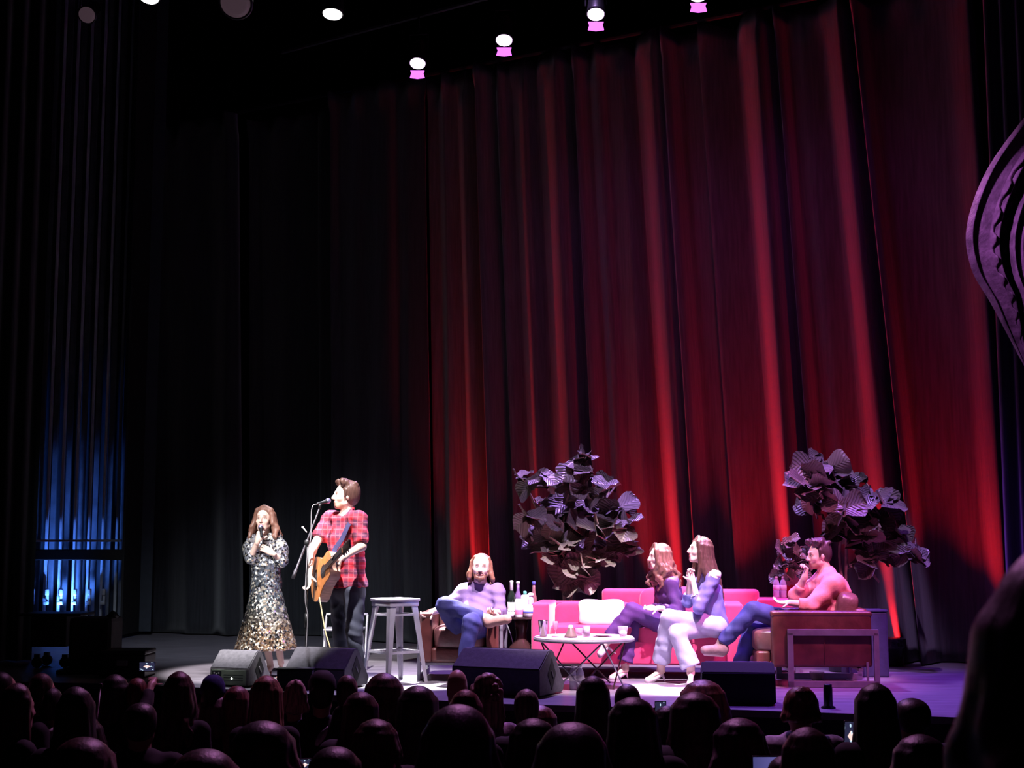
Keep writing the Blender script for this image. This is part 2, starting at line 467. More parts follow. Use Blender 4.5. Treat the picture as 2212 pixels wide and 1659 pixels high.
# ---------------------------------------------------------------- the big curtain, one drape after another
def lean(px):
    k = np.interp(px, [200, 930, 1080, 1300, 1500, 1720, 1955, 2165], [-4, 12, 34, 44, 60, 66, 98, 60])
    return px - k, px + k * .45
folds = [(930, -.02), (948, -.06), (985, .08), (993, -.09), (1029, .05), (1037, -.14), (1078, .20), (1088, -.10), (1113, .08), (1122, -.1), (1168, .07), (1177, -.12),
         (1250, .15), (1258, -.16), (1291, .12), (1299, -.1), (1337, .05), (1345, -.07), (1386, .0), (1396, -.2), (1476, .17), (1484, .04), (1502, .16), (1510, -.17),
         (1557, -.1), (1570, .03), (1630, -.22), (1712, .2), (1722, -.2), (1751, .1), (1762, -.14), (1800, -.04), (1841, -.14), (1912, .16), (1922, -.16), (1955, .22), (1968, -.08),
         (2003, -.12), (2094, -.04), (2162, .2), (2170, .12)]
dark = [(270, -.1), (300, -.05), (345, .08), (372, -.05), (430, .06), (470, -.04), (519, .12), (525, -.12), (590, -.02), (655, -.1), (668, .05), (740, .09), (746, -.1), (800, .0), (868, .1), (874, -.06), (905, .02), (945, .04)]
ZTOP = 7.35
def drape(name, pts, mat, label, off=0.0, zt=ZTOP, amp=1.0, nz=46):
    cs = []
    for px, o in pts:
        a, b = lean(px); sa, za = on_curtain(a, 20); sb, zb = on_curtain(b, 1300); cs.append((sa, za, sb, zb, o * amp))
    # dense samples along the drape
    n = len(cs); T = []
    for i in range(n - 1):
        w = abs(pts[i + 1][0] - pts[i][0]); m = max(3, int(w / 5))
        for k in range(m): T.append(i + k / m)
    T.append(n - 1.0)
    bm = bmesh.new(); rows = []
    for j in range(nz + 1):
        z = .015 + (zt - .015) * j / nz; row = []
        for t in T:
            i = min(int(t), n - 2); f = t - i
            def at(q):
                sa, za, sb, zb, o = cs[q]; return sb + (sa - sb) * (z - zb) / (za - zb), o
            s0, o0 = at(i); s1, o1 = at(i + 1); g = f * f * (3 - 2 * f) if abs(o1 - o0) > .02 else f
            g = .55 * f + .45 * g
            s = s0 + (s1 - s0) * f; o = o0 + (o1 - o0) * g
            o *= .75 + .35 * (1 - z / zt)
            o += .012 * noise.noise(Vector((s * 5, z * .35, 3.1))) + .02 * noise.noise(Vector((s * 1.6, z * .2, 7)))
            if z > zt - .25: o += .05 * math.sin(s * 14)
            p = C0 + CD * s + CN * (o + off); row.append(bm.verts.new((p.x, p.y, z)))
        rows.append(row)
    for j in range(nz):
        for k in range(len(T) - 1):
            bm.faces.new((rows[j][k], rows[j][k + 1], rows[j + 1][k + 1], rows[j + 1][k]))
    me = fin(bm, name, True)
    o = link(name, me, mat); tag(o, label, 'curtain', 'stage drapes'); md = o.modifiers.new('thick', 'SOLIDIFY'); md.thickness = .006
    return o
drape('stage_curtain', folds, m_curt, 'tall pleated curtain glowing red in its folds behind the sofa and plants', amp=1.7)
drape('stage_curtain', [d for d in dark if d[0] <= 525], m_drape, 'black drape beside the blue-lit rails, ending in a straight pale edge', .16)
drape('stage_curtain', [d for d in dark if 519 <= d[0] <= 746], m_drape, 'black drape behind the singer in the sequin dress', -.3)
drape('stage_curtain', [d for d in dark if 740 <= d[0] <= 950], m_drape, 'charcoal drape behind the bar stool, left of the red folds', .16)
# track over the drapes: a zigzag top hem shows against the dark
bm = bmesh.new()
a = C0 + CD * -1.2; b = C0 + CD * 13.6
for q in (a, b): pass
tube(bm, [V(a.x, a.y, ZTOP + .06), V(b.x, b.y, ZTOP + .06)], .03)
tag(link('curtain_track', fin(bm, 'track'), m_dark), 'dark overhead track the tall stage drapes hang from', 'track')
# side masking leg at the edge of the hall and the black wall beyond the right end
def leg(pa, pb, label, seed, zt=9.5):
    bm = bmesh.new(); rows = []; n = 60; d = (pb - pa); nn = Vector((-d.y, d.x, 0)).normalized()
    for z in (0.015, 2, 4, 6, 8, zt):
        rows.append([bm.verts.new(V(*(pa + d * (k / n)).to_2d(), z) + nn * .07 * math.sin(k * .9 + seed + .1 * z)) for k in range(n + 1)])
    for j in range(5):
        for k in range(n): bm.faces.new((rows[j][k], rows[j][k + 1], rows[j + 1][k + 1], rows[j + 1][k]))
    o = link('masking_drape', fin(bm, 'leg', True), m_drape); tag(o, label, 'curtain', 'stage drapes'); return o
leg(P(-260, 1400, 14.6), P(68, 1400, 15.2), 'black masking drape at the edge of the stage beside the blue-lit rails', 0)
leg(P(2176, 1400, 13.3), P(2500, 1400, 12.6), 'black masking drape closing the stage beyond the red curtain', 2)

# ---------------------------------------------------------------- counterweight rail wall, blue-lit
D1 = 19.2
m_rail = M('pale painted steel', (.62, .66, .72), .35, .2, .1, 10)
m_batten = M('steel channel', (.22, .24, .28), .5, .4, .25, 6)
base = P(167, 1300, D1); fy = thing('rope_rail_rack', 'tall blue-lit rack of steel rope rails at the far side of the stage', 'rail rack', (base.x, D1, 0))
def addp(name, bm, mat, par, sm=False): return link(name, fin(bm, name, sm), mat, par, world=True)
def X(px, D): return P(px, 1180, D).x
def Zy(py, D): return P(1106, py, D).z
bm = bmesh.new(); bx(bm, (base.x, D1 + .5, 4.6), (1.75, .04, 9.1)); addp('back_panel', bm, M('dark panel', (.035, .045, .06), .6), fy)
for i in range(6):
    x = X(92 + 30.4 * i + 5, D1); bm = bmesh.new(); bx(bm, (x + .02, D1, 4.7), (.035, .05, 9.0), .008)
    addp('guide_rail', bm, m_rail, fy)
for i in range(7):
    x = X(78 + 30.4 * i + 3, D1 + .2); bm = bmesh.new(); bx(bm, (x, D1 + .22, 4.7), (.075, .05, 9.0), .01)
    addp('channel', bm, m_batten, fy)
for i in range(6):
    x = X(76 + 30.4 * i, D1 - .1); bm = bmesh.new(); z0 = Zy(1305, D1); z1 = Zy(1272, D1)
    bx(bm, (x, D1 - .1, (z0 + z1) / 2), (.035, .04, z1 - z0), .008); bx(bm, (x - .01, D1 - .12, z0 + .02), (.07, .05, .05), .012); bx(bm, (x, D1 - .12, z1 - .04), (.05, .05, .09), .015)
    addp('rope_lock', bm, m_rail, fy, True)
bm = bmesh.new(); bx(bm, (X(283, D1), D1 + .06, 4.6), (.03, .86, 9.1)); addp('spill_blocker', bm, m_black, fy)  # added board that keeps the blue lamps off the neighbouring drape
bm = bmesh.new(); bx(bm, (base.x, D1 - .12, Zy(1168, D1)), (1.2, .06, .03), .005); addp('ledge', bm, m_rail, fy)
bm = bmesh.new(); bx(bm, (base.x - .02, D1 - .25, Zy(1198, D1)), (1.45, .2, .14), .01); addp('locking_beam', bm, m_black, fy)
# dark gear standing in front of the rails
c = FL(120, 1440); t = thing('equipment_cart', 'black flat-topped equipment cart in silhouette before the blue rails', 'cart', (c.x, c.y, 0))
D2 = c.y; zt = P(120, 1326, D2).z
bm = bmesh.new(); bx(bm, (c.x, D2, zt), (.62, .5, .03), .008); addp('top', bm, m_dark, t)
bm = bmesh.new(); bx(bm, (c.x - .02, D2, (zt + .12) / 2 + .04), (.36, .4, zt - .22), .01); addp('cabinet', bm, m_black, t)
for q in (-1, 1):
    for w in (-1, 1):
        bm = bmesh.new(); lathe(bm, [(.05, -.02), (.055, -.012), (.055, .012), (.05, .02)], (c.x + q * .14, D2 + w * .15, .055), 14, Matrix.Rotation(PI / 2, 3, 'X')); bx(bm, (c.x + q * .14, D2 + w * .15, .115), (.05, .05, .04)); addp('wheel', bm, m_dark, t)
c = FL(205, 1452); D3 = c.y; t = thing('boom_crane', 'dark slanted boom arm on a squat base before the blue rails', 'boom', (c.x, D3, 0))
bm = bmesh.new(); bx(bm, (c.x, D3, .28), (.42, .4, .5), .04); bx(bm, (c.x - .02, D3, .02), (.56, .5, .04), .01); addp('base', bm, m_black, t)
bm = bmesh.new(); tube(bm, [P(176, 1395, D3), P(215, 1362, D3), P(250, 1325, D3)], [.055, .06, .045], 10); bx(bm, P(178, 1398, D3), (.14, .12, .18), .02); addp('arm', bm, m_dark, t)
bm = bmesh.new(); tube(bm, [V(c.x, D3, .4), P(188, 1388, D3)], .03); addp('post', bm, m_dark, t)
c = FL(250, 1470)
t = thing('road_case', 'low black road case at the dim stage edge by the raised phone', 'case', (c.x, c.y + .4, 0))
bm = bmesh.new(); bx(bm, (c.x, c.y + .4, .11), (.42, .4, .2), .012); addp('body', bm, m_dark, t)
bm = bmesh.new(); bx(bm, (c.x, c.y + .4, .232), (.425, .405, .04), .012); addp('lid', bm, m_dark, t)
bm = bmesh.new(); bx(bm, (c.x, c.y + .19, .14), (.1, .02, .05), .006); addp('handle', bm, m_steel, t)

# ---------------------------------------------------------------- carved purple-lit shell of the side box
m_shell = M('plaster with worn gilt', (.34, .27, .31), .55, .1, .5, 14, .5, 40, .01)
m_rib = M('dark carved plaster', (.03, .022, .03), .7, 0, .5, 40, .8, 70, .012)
D4 = 8.2
outer = [P(2300, 150, D4 - .5), P(2215, 250, D4 - .15), P(2130, 370, D4), P(2088, 490, D4), P(2098, 580, D4), P(2140, 655, D4), P(2180, 730, D4), P(2225, 815, D4)]
inner = [P(2480, 300, D4 + .9), P(2410, 380, D4 + .8), P(2350, 470, D4 + .7), P(2300, 560, D4 + .6), P(2270, 640, D4 + .5), P(2252, 710, D4 + .35), P(2240, 770, D4 + .2), P(2228, 822, D4 + .05)]
outer = spline(outer, 8); inner = spline(inner, 8)
bands = [(0, .05, 'rim', .0, .03), (.05, .22, 'plaster_band', .03, .10), (.22, .27, 'beaded_band', .10, .10), (.27, .33, 'rim', .09, .08), (.33, .46, 'carved_band', .04, .06), (.46, .50, 'rim', .11, .11),
         (.50, .57, 'plaster_band', .08, .10), (.57, .60, 'rim', .13, .12), (.60, .74, 'carved_band', .07, .09), (.74, .78, 'rim', .14, .13), (.78, .9, 'carved_band', .09, .10), (.9, 1, 'plaster_band', .10, .06)]
t = thing('box_corbel', 'big ribbed and carved plaster corbel of a side box, edged with purple light', 'corbel', outer[30].copy())
L = Vector((.25, -1, 0)).normalized()
for u0, u1, nm, h0, h1 in [(a_ * .5, b_ * .5 if b_ < 1 else 1, c_, d_ * .6, e_ * .6) for a_, b_, c_, d_, e_ in bands]:
    bm = bmesh.new(); rows = []; m = 5
    for i, (a, b) in enumerate(zip(outer, inner)):
        f = i / (len(outer) - 1); fade = min(1, (1 - f) * 3.0 + .06); row = []
        for k in range(m + 1):
            u = u0 + (u1 - u0) * k / m; p = a.lerp(b, u)
            belly = .5 * math.sin(PI * min(1, u * 1.0) * .9) * fade
            hh = h0 + (h1 - h0) * k / m
            if nm == 'rim': hh += .045 * math.sin(PI * k / m)
            if nm == 'beaded_band': hh += .05 * math.sin(PI * k / m) * (1 if (i // 2) % 2 else .15)
            if nm == 'carved_band': hh += .016 * math.sin(i * 2.1 + k) + .01 * math.cos(i * 5 + k * 3)
            row.append(bm.verts.new(p + L * (hh * fade + belly * .5)))
        rows.append(row)
    for i in range(len(rows) - 1):
        for k in range(m): bm.faces.new((rows[i][k], rows[i][k + 1], rows[i + 1][k + 1], rows[i + 1][k]))
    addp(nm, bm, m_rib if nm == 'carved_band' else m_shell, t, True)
# body behind the crescents, carries them down from the wall
bm = bmesh.new(); rows = [[bm.verts.new(p) for p in outer], [bm.verts.new(V(p.x * (1 + .9 / p.y) + .3, p.y + .9, p.z)) for p in outer], [bm.verts.new(V(9.4, p.y + 1.3, p.z)) for p in outer]]
for j in range(2):
    for i in range(len(outer) - 1): bm.faces.new((rows[j][i], rows[j][i + 1], rows[j + 1][i + 1], rows[j + 1][i]))
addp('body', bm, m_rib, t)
# ---------------------------------------------------------------- lighting
def look(o, tgt): o.rotation_euler = (Vector(tgt) - o.location).to_track_quat('-Z', 'Y').to_euler()
def spot(name, loc, tgt, col, power, size=40, blend=.5, rad=.15):
    d = bpy.data.lights.new(name, 'SPOT'); d.color = col; d.energy = power; d.spot_size = math.radians(size); d.spot_blend = blend; d.shadow_soft_size = rad
    o = bpy.data.objects.new(name, d); COL.objects.link(o); o.location = loc; look(o, tgt); o['kind'] = 'helper'; return o
def area(name, loc, tgt, col, power, sx, sy):
    d = bpy.data.lights.new(name, 'AREA'); d.shape = 'RECTANGLE'; d.size = sx; d.size_y = sy; d.color = col; d.energy = power
    o = bpy.data.objects.new(name, d); COL.objects.link(o); o.location = loc; look(o, tgt); o['kind'] = 'helper'; return o
def pt(name, loc, col, power, rad=.05):
    d = bpy.data.lights.new(name, 'POINT'); d.color = col; d.energy = power; d.shadow_soft_size = rad
    o = bpy.data.objects.new(name, d); COL.objects.link(o); o.location = loc; o['kind'] = 'helper'; return o
# overhead key lights, with an added low front fill
spot('key_singers', (-2.0, 9.0, 9.8), P(640, 1262, 13.5), (1, .94, .96), 15000, 14.5, .25, .10)
spot('fill_singers', (-4.5, 3.0, 6.6), P(640, 1185, 13.2), (1, .95, .95), 11000, 7, .5, .1)  # low frontal fill, added to brighten the two performers' faces
spot('key_sofa', (1.6, 8.6, 9.6), P(1330, 1350, 13.1), (1, .76, .97), 14000, 18, .3, .10)
spot('key_left_chair', (-.6, 8.4, 9.6), P(1000, 1345, 13.1), (1, .84, .98), 6500, 10, .4, .10)
# pink and violet wash from the flies, with added fills
spot('wash_pink', (4.6, 9.0, 7.6), P(1600, 1340, 13.0), (1, .20, .62), 3400, 26, .7, .2)
spot('fill_salmon', (1.8, 9.0, 8.6), P(1765, 1250, 12.9), (1, .55, .85), 4200, 9, .5, .1)  # added pink fill, since the sofa key misses this man
spot('wash_figs', (.4, 11.2, 8.6), P(1240, 1090, 14.6), (.62, .38, 1), 1500, 16, .6, .1)  # added violet fill to brighten this fig's crown
spot('fill_figs_b', (2.6, 10.8, 8.4), P(1840, 1100, 13.9), (.62, .38, 1), 1500, 16, .6, .1)  # same added fill for the other fig
spot('wash_violet_back', (1.0, 15.6, 6.4), P(1350, 1430, 12.6), (.46, .24, 1), 2600, 60, .7, .2)
spot('wash_violet_right', (3.4, 12.4, 6.8), P(1900, 1480, 12.2), (.30, .08, 1), 2600, 44, .7, .2)
spot('wash_white_stool', (-.9, 14.8, 6.5), P(900, 1467, 12.9), (.95, .93, 1), 20000, 12, .3, .1)
spot('wash_white_heels', (1.6, 15.0, 6.5), P(1470, 1488, 12.3), (1, .93, 1), 17000, 9, .3, .1)
spot('wash_white_back', (-2.6, 15.6, 6.6), P(650, 1330, 13.1), (.85, .85, 1), 2200, 20, .6, .15)
spot('wash_violet_audience', (0, 12.0, 7.0), (0, 5.6, 0), (.78, .28, .75), 1150, 66, .6, .3)
spot('wash_violet_near', (0.2, 5.5, 4.2), (1.0, 2.0, .6), (.6, .15, .6), 70, 80, .8, .3)
# red uplights along the curtain
for px, off, tx, pw, up, sz in ((1050, .55, 1062, 300, 3.0, 60), (1205, .6, 1220, 110, 3.2, 56), (1430, .65, 1448, 340, 3.0, 62), (1658, .65, 1672, 370, 3.0, 60), (1872, .6, 1880, 210, 3.0, 56), (1946, .34, 1952, 190, 2.8, 50), (2095, .65, 2112, 230, 3.2, 58), (1090, .30, 1094, 170, 2.6, 46)):
    s, _ = on_curtain(px, 1300); a = C0 + CD * s + CN * off; s2, _ = on_curtain(tx, 900); b = C0 + CD * s2 + CN * .0
    spot('uplight_red', (a.x, a.y, .08), (b.x, b.y, up), (1, .012, .018), pw, sz, 1.0, .03)
for px, pw in ((1400, 60), (1800, 70)):
    s, _ = on_curtain(px, 600); a = C0 + CD * s + CN * 2.6
    spot('wash_violet_curtain', (a.x, a.y, 6.6), (C0 + CD * s + V(0, 0, 3)), (.35, .05, .40), pw, 100, 1, .3)
# blue at the rail wall, grey spill on the drapes
spot('blue_floor', (base.x - .15, D1 - .34, .12), (base.x - .12, D1 + .1, 2.6), (.07, .2, 1), 130, 62, 1, .05)
spot('blue_low', (base.x - .15, D1 - .36, .15), (base.x - .12, D1 + .1, 1.2), (.08, .25, 1), 190, 84, .8, .05)
spot('spill_drape', (-3.2, 11.0, 5.0), P(545, 1330, 17), (.72, .8, .95), 1100, 40, 1, .4)
spot('purple_box', (.9, 7.4, 4.6), P(2150, 520, D4), (.72, .22, .95), 170, 30, .8, .1)
w = bpy.data.worlds.new('world'); SC.world = w; w.use_nodes = True
w.node_tree.nodes['Background'].inputs[0].default_value = (.05, .04, .09, 1); w.node_tree.nodes['Background'].inputs[1].default_value = .02
SC.view_settings.view_transform = 'Standard'; SC.view_settings.look = 'None'; SC.view_settings.exposure = 0; SC.view_settings.gamma = 1
SC.cycles.use_denoising = True; SC.cycles.max_bounces = 4; SC.cycles.diffuse_bounces = 2; SC.cycles.glossy_bounces = 2; SC.cycles.transparent_max_bounces = 12
SC.cycles.caustics_reflective = False; SC.cycles.caustics_refractive = False; SC.cycles.sample_clamp_indirect = 4
# ---------------------------------------------------------------- lanterns hanging over the stage
m_lens_v = emat('violet lens', (.9, .62, 1), 9); m_filter_glow = emat('violet inner glow', (.75, .12, .95), 2.2); m_lens_w = emat('white lens', (1, 1, .97), 7); m_lens_d = emat('dim lens', (.5, .3, .4), .08)
def lantern(px, py, D, mat, label, group=None, tilt=.9, r=.075, tail=True, aim=(-.05, -.42, -1)):
    p = P(px, py, D); t = thing('stage_lantern', label, 'stage light', p, group)
    R = Vector(aim).normalized().to_track_quat('Z', 'Y').to_matrix()
    def w(x, y, z): return p + R @ Vector((x, y, z))
    bm = bmesh.new(); lathe(bm, [(r * .55, -.30), (r * .9, -.26), (r * 1.12, -.05), (r * 1.2, -.012), (r * 1.04, -.012), (r * 1.04, -.03)], p, 24, R); addp('housing', bm, m_dark, t, True)
    bm = bmesh.new(); lathe(bm, [(r * .2, .006), (r * .7, .004), (r, -.004), (r, -.02)][::-1], p, 24, R); addp('lens', bm, mat, t, True)
    bm = bmesh.new(); 
    for q in (-1, 1): tube(bm, [w(q * r * 1.3, 0, -.12), w(q * r * 1.3, 0, -.12) + V(0, 0, .22)], .008, 6)
    a = w(-r * 1.3, 0, -.12) + V(0, 0, .22); b = w(r * 1.3, 0, -.12) + V(0, 0, .22); tube(bm, [a, b], .008, 6); tube(bm, [(a + b) / 2, (a + b) / 2 + V(0, 0, .2)], .012, 6)
    addp('yoke', bm, m_dark, t)
    if tail:   # the lower gel holder, its beam-lit glow given as emission
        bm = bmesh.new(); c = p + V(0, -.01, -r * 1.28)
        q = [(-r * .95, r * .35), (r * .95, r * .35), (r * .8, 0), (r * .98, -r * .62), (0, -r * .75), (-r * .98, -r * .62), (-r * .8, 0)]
        prism(bm, q, -.012, .012, Matrix.Translation(c)); addp('color_filter', bm, m_filter_glow, t)
    return t
for px, py, tx in ((902, 139, 'nearest the dark drapes'), (1089, 89, 'second along the bar from the dark drapes'), (1287, 33, 'over the plant behind the sofa'), (1508, -8, 'cut by the top edge, over the red folds')):
    D = 14375 / (1180 - py); lantern(px, py, D, m_lens_v, 'violet stage lantern with a lit filter, ' + tx)
lantern(718, 33, 12.4, m_lens_w, 'white stage lantern shining flat over the guitarist', None, r=.085, tail=False, aim=(-.05, -.22, -1))
lantern(322, -3, 12.4, m_lens_w, 'white stage lantern cut by the top edge over the black drapes', None, r=.085, tail=False, aim=(-.05, -.3, -1))
lantern(187, 33, 13.5, m_lens_d, 'unlit stage lantern with a faint reddish lens, over the rope rails', None, r=.08, tail=False, aim=(-.05, -1, -.8))
lantern(508, 8, 11.0, m_lens_d, 'unlit dark stage lantern hanging between the two white ones', None, r=.12, tail=False, aim=(-.05, -1, -.9))
bm = bmesh.new(); a = P(700, 139, 14.4); b = P(2300, -8, 10.5); dz = .5
pa = P(902, 139, 14375 / 1041); pb = P(1508, -8, 14375 / 1188); dv = (pb - pa)
tube(bm, [pa - dv * .6 + V(0, .1, .55), pb + dv * .8 + V(0, .1, .55)], .028); tag(link('lighting_bar', fin(bm, 'bar'), m_dark), 'dark lighting bar carrying the violet lanterns', 'bar')
bm = bmesh.new(); tube(bm, [V(-8, 12.6, Zy(-45, 12.5)), V(3, 12.6, Zy(-45, 12.5))], .028); tag(link('lighting_bar', fin(bm, 'bar'), m_dark), 'dark lighting bar carrying the white lanterns', 'bar')
# ---------------------------------------------------------------- furniture
m_leather = M('worn brown leather', (.115, .032, .028), .38, 0, .35, 7, .35, 26, .006)
m_leather2 = M('brown leather cushion', (.16, .068, .066), .36, 0, .35, 6, .45, 14, .012)
m_velvet = M('crimson velvet', (.66, .035, .15), .7, 0, .18, 5, .25, 30, .004, sheen=.5)
m_tube = M('grey metal strap', (.26, .25, .30), .4, .4, .15, 10)
m_white = M('white cotton', (.85, .82, .84), .8, 0, .06, 8, .3, 18, .006)
def chair_frame(cx, cy, rz): return Matrix.Translation((cx, cy, 0)) @ rotz(rz)
def armchair(cx, cy, rz, label, W=.74, Dp=.86, Hh=.64, bh=.61, fwd=0.0):
    """front faces local -y"""
    t = thing('leather_armchair', label, 'armchair', (cx, cy, 0), 'brown leather armchairs with metal strap frames', rz)
    def a(name, bm, mat, sm=False, par=None): return link(name, fin(bm, name, sm), mat, par or t)
    for q in (-1, 1):
        bm = bmesh.new(); x = q * (W / 2 - .055)
        bx(bm, (x, 0, (.17 + Hh) / 2), (.11, Dp, Hh - .17), .03, seg=4)
        bx(bm, (x, 0, Hh - .03), (.118, Dp + .01, .05), .022, seg=4)
        bx(bm, (x + q * .056, .02, .30), (.012, .006, .24), .001)
        a('arm', bm, m_leather, True)
    bm = bmesh.new(); bx(bm, (0, -Dp / 2 + .08 - fwd * .9, .235), (W - .2, .12, .13), .03, seg=4); a('front_rail', bm, m_leather, True)
    bm = bmesh.new(); bx(bm, (0, .02, .24), (W - .2, Dp - .18, .08), .01); a('seat_deck', bm, m_leather)
    bm = bmesh.new(); puff(bm, (0, -.07 - fwd / 2, .385), (W - .225, Dp - .2 + fwd, .2), .28, None, 16, .12); a('seat_cushion', bm, m_leather2, True)
    bm = bmesh.new(); bx(bm, (0, Dp / 2 - .07, .42), (W - .2, .12, .5), .04, seg=4); a('back_panel', bm, m_leather, True)
    bm = bmesh.new(); R = Matrix.Rotation(-.2, 3, 'X'); puff(bm, (0, Dp / 2 - .19, bh), (W - .24, .19, .40), .34, R, 16, .1); a('back_cushion', bm, m_leather2, True)
    for q in (-1, 1):
        bm = bmesh.new(); x = q * (W / 2 + .02); y0 = -Dp / 2 + .13; y1 = Dp / 2 + .05
        bx(bm, (x, (y0 + y1) / 2, .47), (.03, y1 - y0, .055), .004); bx(bm, (x, y0 + .025, .235), (.03, .05, .47), .004)
        bx(bm, (x, (y0 + y1) / 2, .03), (.03, y1 - y0, .055), .004); bx(bm, (x, y1 - .1, .12), (.015, .02, .2), .002); bx(bm, (x, y1 - .02, .25), (.03, .045, .44), .004)
        a('strap_frame', bm, m_tube)
    for q in (-Dp / 2 + .15, Dp / 2 - .1): bm = bmesh.new(); bx(bm, (0, q, .15), (W, .04, .025), .004); a('cross_bar', bm, m_tube)
    return t
LC = V(X(1000, 13.1), 13.25)
armchair(X(998, 13.0), 13.32, math.radians(-3), 'brown leather armchair with metal strap legs under the bearded man', Hh=.62, bh=.48, W=.71)
RC = (X(1776, 12.4), 12.78)
armchair(RC[0], RC[1], math.radians(-93), 'brown leather armchair side-on with a metal strap frame under the man in salmon', Hh=.655, bh=.60, fwd=.16)

# sofa
SO = V(X(1386, 13.1), 13.58, 0); SR_ = math.radians(-7)
t = thing('red_sofa', 'long crimson velvet sofa with square arms and a raised back', 'sofa', SO, None, SR_)
def sa(name, bm, mat, sm=False, par=None): return link(name, fin(bm, name, sm), mat, par or t)
SW, SD = 1.95, .86
for q in (-1, 1):
    bm = bmesh.new(); bx(bm, (q * (SW / 2 - .085), 0, .41), (.17, SD, .56), .035, seg=4); sa('arm', bm, m_velvet, True)
bm = bmesh.new(); bx(bm, (0, SD / 2 - .07, .405), (SW - .3, .14, .55), .03, seg=4); sa('back_frame', bm, m_velvet, True)
bm = bmesh.new(); bx(bm, (0, -.01, .235), (SW - .3, SD - .05, .21), .02, seg=3); sa('base', bm, m_velvet, True)
for q in (-1, 1):
    bm = bmesh.new(); puff(bm, (q * .405, -.09, .395), (.81, SD - .2, .17), .2, None, 18, .1); sa('seat_cushion', bm, m_velvet, True)
for i, q in enumerate((-1, 1)):
    bm = bmesh.new(); puff(bm, (q * .41 - .0, SD / 2 - .22, .50 if i == 0 else .57), (.80, .17, .34 if i == 0 else .48), .3, Matrix.Rotation(-.12, 3, 'X'), 18, .08); sa('back_cushion', bm, m_velvet, True)
bm = bmesh.new(); bx(bm, (.40, SD / 2 - .06, .70), (1.52, .16, .20), .05, seg=4); sa('raised_back', bm, m_velvet, True)
for q in (-1, 1):
    for w in (-1, 1):
        bm = bmesh.new(); bx(bm, (q * (SW / 2 - .14), w * (SD / 2 - .1), .066), (.035, .035, .13), .004); sa('leg', bm, m_steel)
# draped low table beyond the sofa arm, with water bottles and the red pot on it
ST = P(1668, 1294, 13.55); zt_ = ST.z
t = thing('side_bench', 'low pink-lit upholstered bench beyond the sofa arm, holding water bottles', 'bench', (X(1672, 13.9), 13.9, 0))
sx, sy = t.location.x, 13.9
bm = bmesh.new(); bx(bm, (sx, sy, zt_ / 2 + .05), (.42, .5, zt_ - .1), .03, seg=4); addp('body', bm, m_velvet, t, True)
for q in (-1, 1):
    for w in (-1, 1):
        bm = bmesh.new(); bx(bm, (sx + q * .16, sy + w * .2, .05), (.04, .04, .1), .004); addp('leg', bm, m_steel, t)
BENCH = (sx, sy, zt_)
# white pillow
c = P(1299, 1326, 13.45)
bm = bmesh.new(); puff(bm, (0, 0, 0), (.42, .15, .25), .42, Matrix.Rotation(-.25, 3, 'X'), 20, .0)
for v in bm.verts:   # pinched corners
    k = abs(v.co.x / .21) * abs(v.co.z / .125); v.co.x *= 1 + .10 * k; v.co.z *= 1 + .14 * k; v.co.y *= 1 - .35 * k
me = fin(bm, 'pillow', True); o = link('throw_pillow', me, m_white); o.location = c; tag(o, 'white oblong throw pillow leaning on the crimson sofa', 'pillow')

# cocktail table with criss-cross rods
TC = V(X(1260, 12.45), 12.45, 0); th_ = P(1260, 1375, 12.45).z
m_ttop = M('pale lacquer', (.80, .62, .66), .25, 0, .05, 8); m_bronze = M('dark bronze rod', (.10, .06, .055), .35, .7, .2, 15)
t = thing('coffee_table', 'round coffee table on thin criss-cross metal rods before the sofa', 'table', TC)
bm = bmesh.new(); lathe(bm, [(.41, th_ - .028), (.43, th_ - .022), (.432, th_ - .004), (.425, th_ + .002), (.40, th_ - .002)], (TC.x, TC.y, 0), 48); addp('tabletop', bm, m_ttop, t, False)
bm = bmesh.new(); lathe(bm, [(.434, th_ - .035), (.440, th_ - .03), (.440, th_ - .012), (.434, th_ - .01)], (TC.x, TC.y, 0), 48); addp('rim', bm, m_tube, t, True)
for i in range(8):
    a0 = 2 * PI * (i // 2) / 4 + .35; q = 1 if i % 2 else -1; a1 = a0 + q * 1.15
    p0 = TC + V(.40 * math.cos(a0), .40 * math.sin(a0), th_ - .03); p1 = TC + V(.34 * math.cos(a1), .34 * math.sin(a1), .012)
    bm = bmesh.new(); tube(bm, [p0, p1], .0075, 8); addp('leg', bm, m_bronze if i < 5 else m_tube, t, True)
def on_table(px, D): return V(X(px, D), D, th_ + .002)
m_glass = glassmat('clear tumbler', (.9, .9, .95), .30); m_ice = M('ice', (.95, .95, 1), .3, 0, .03)
m_silver = M('polished shaker steel', (.8, .78, .78), .15, 1, .08, 14)
def prop(name, label, cat, p, parts, group=None):
    """parts: (part name, profile, material)"""
    if len(parts) == 1:
        bm = bmesh.new(); lathe(bm, parts[0][1], (0, 0, 0), 24); o = link(name, fin(bm, name, True), parts[0][2]); o.location = p; return tag(o, label, cat, group)
    t = thing(name, label, cat, p, group)
    for n, pr, m in parts:
        bm = bmesh.new(); lathe(bm, pr, (0, 0, 0), 24); link(n, fin(bm, n, True), m, t)
    return t
prop('cocktail_shaker', 'tall steel shaker tin standing at the rim of the coffee table', 'shaker', on_table(1173, 12.42), [('cup', [(.030, 0), (.045, .135), (.047, .14), (.042, .138)], m_silver)])
m_pinkg = glassmat('tinted glass', (1, .55, .7), .5)
prop('champagne_glass', 'slim stemmed glass beside the steel shaker on the coffee table', 'glass', on_table(1199, 12.45), [('foot', [(.03, 0), (.03, .004), (.005, .008), (.004, .05)], m_pinkg), ('bowl', [(.004, .05), (.02, .07), (.023, .115), (.02, .13)], m_pinkg)])
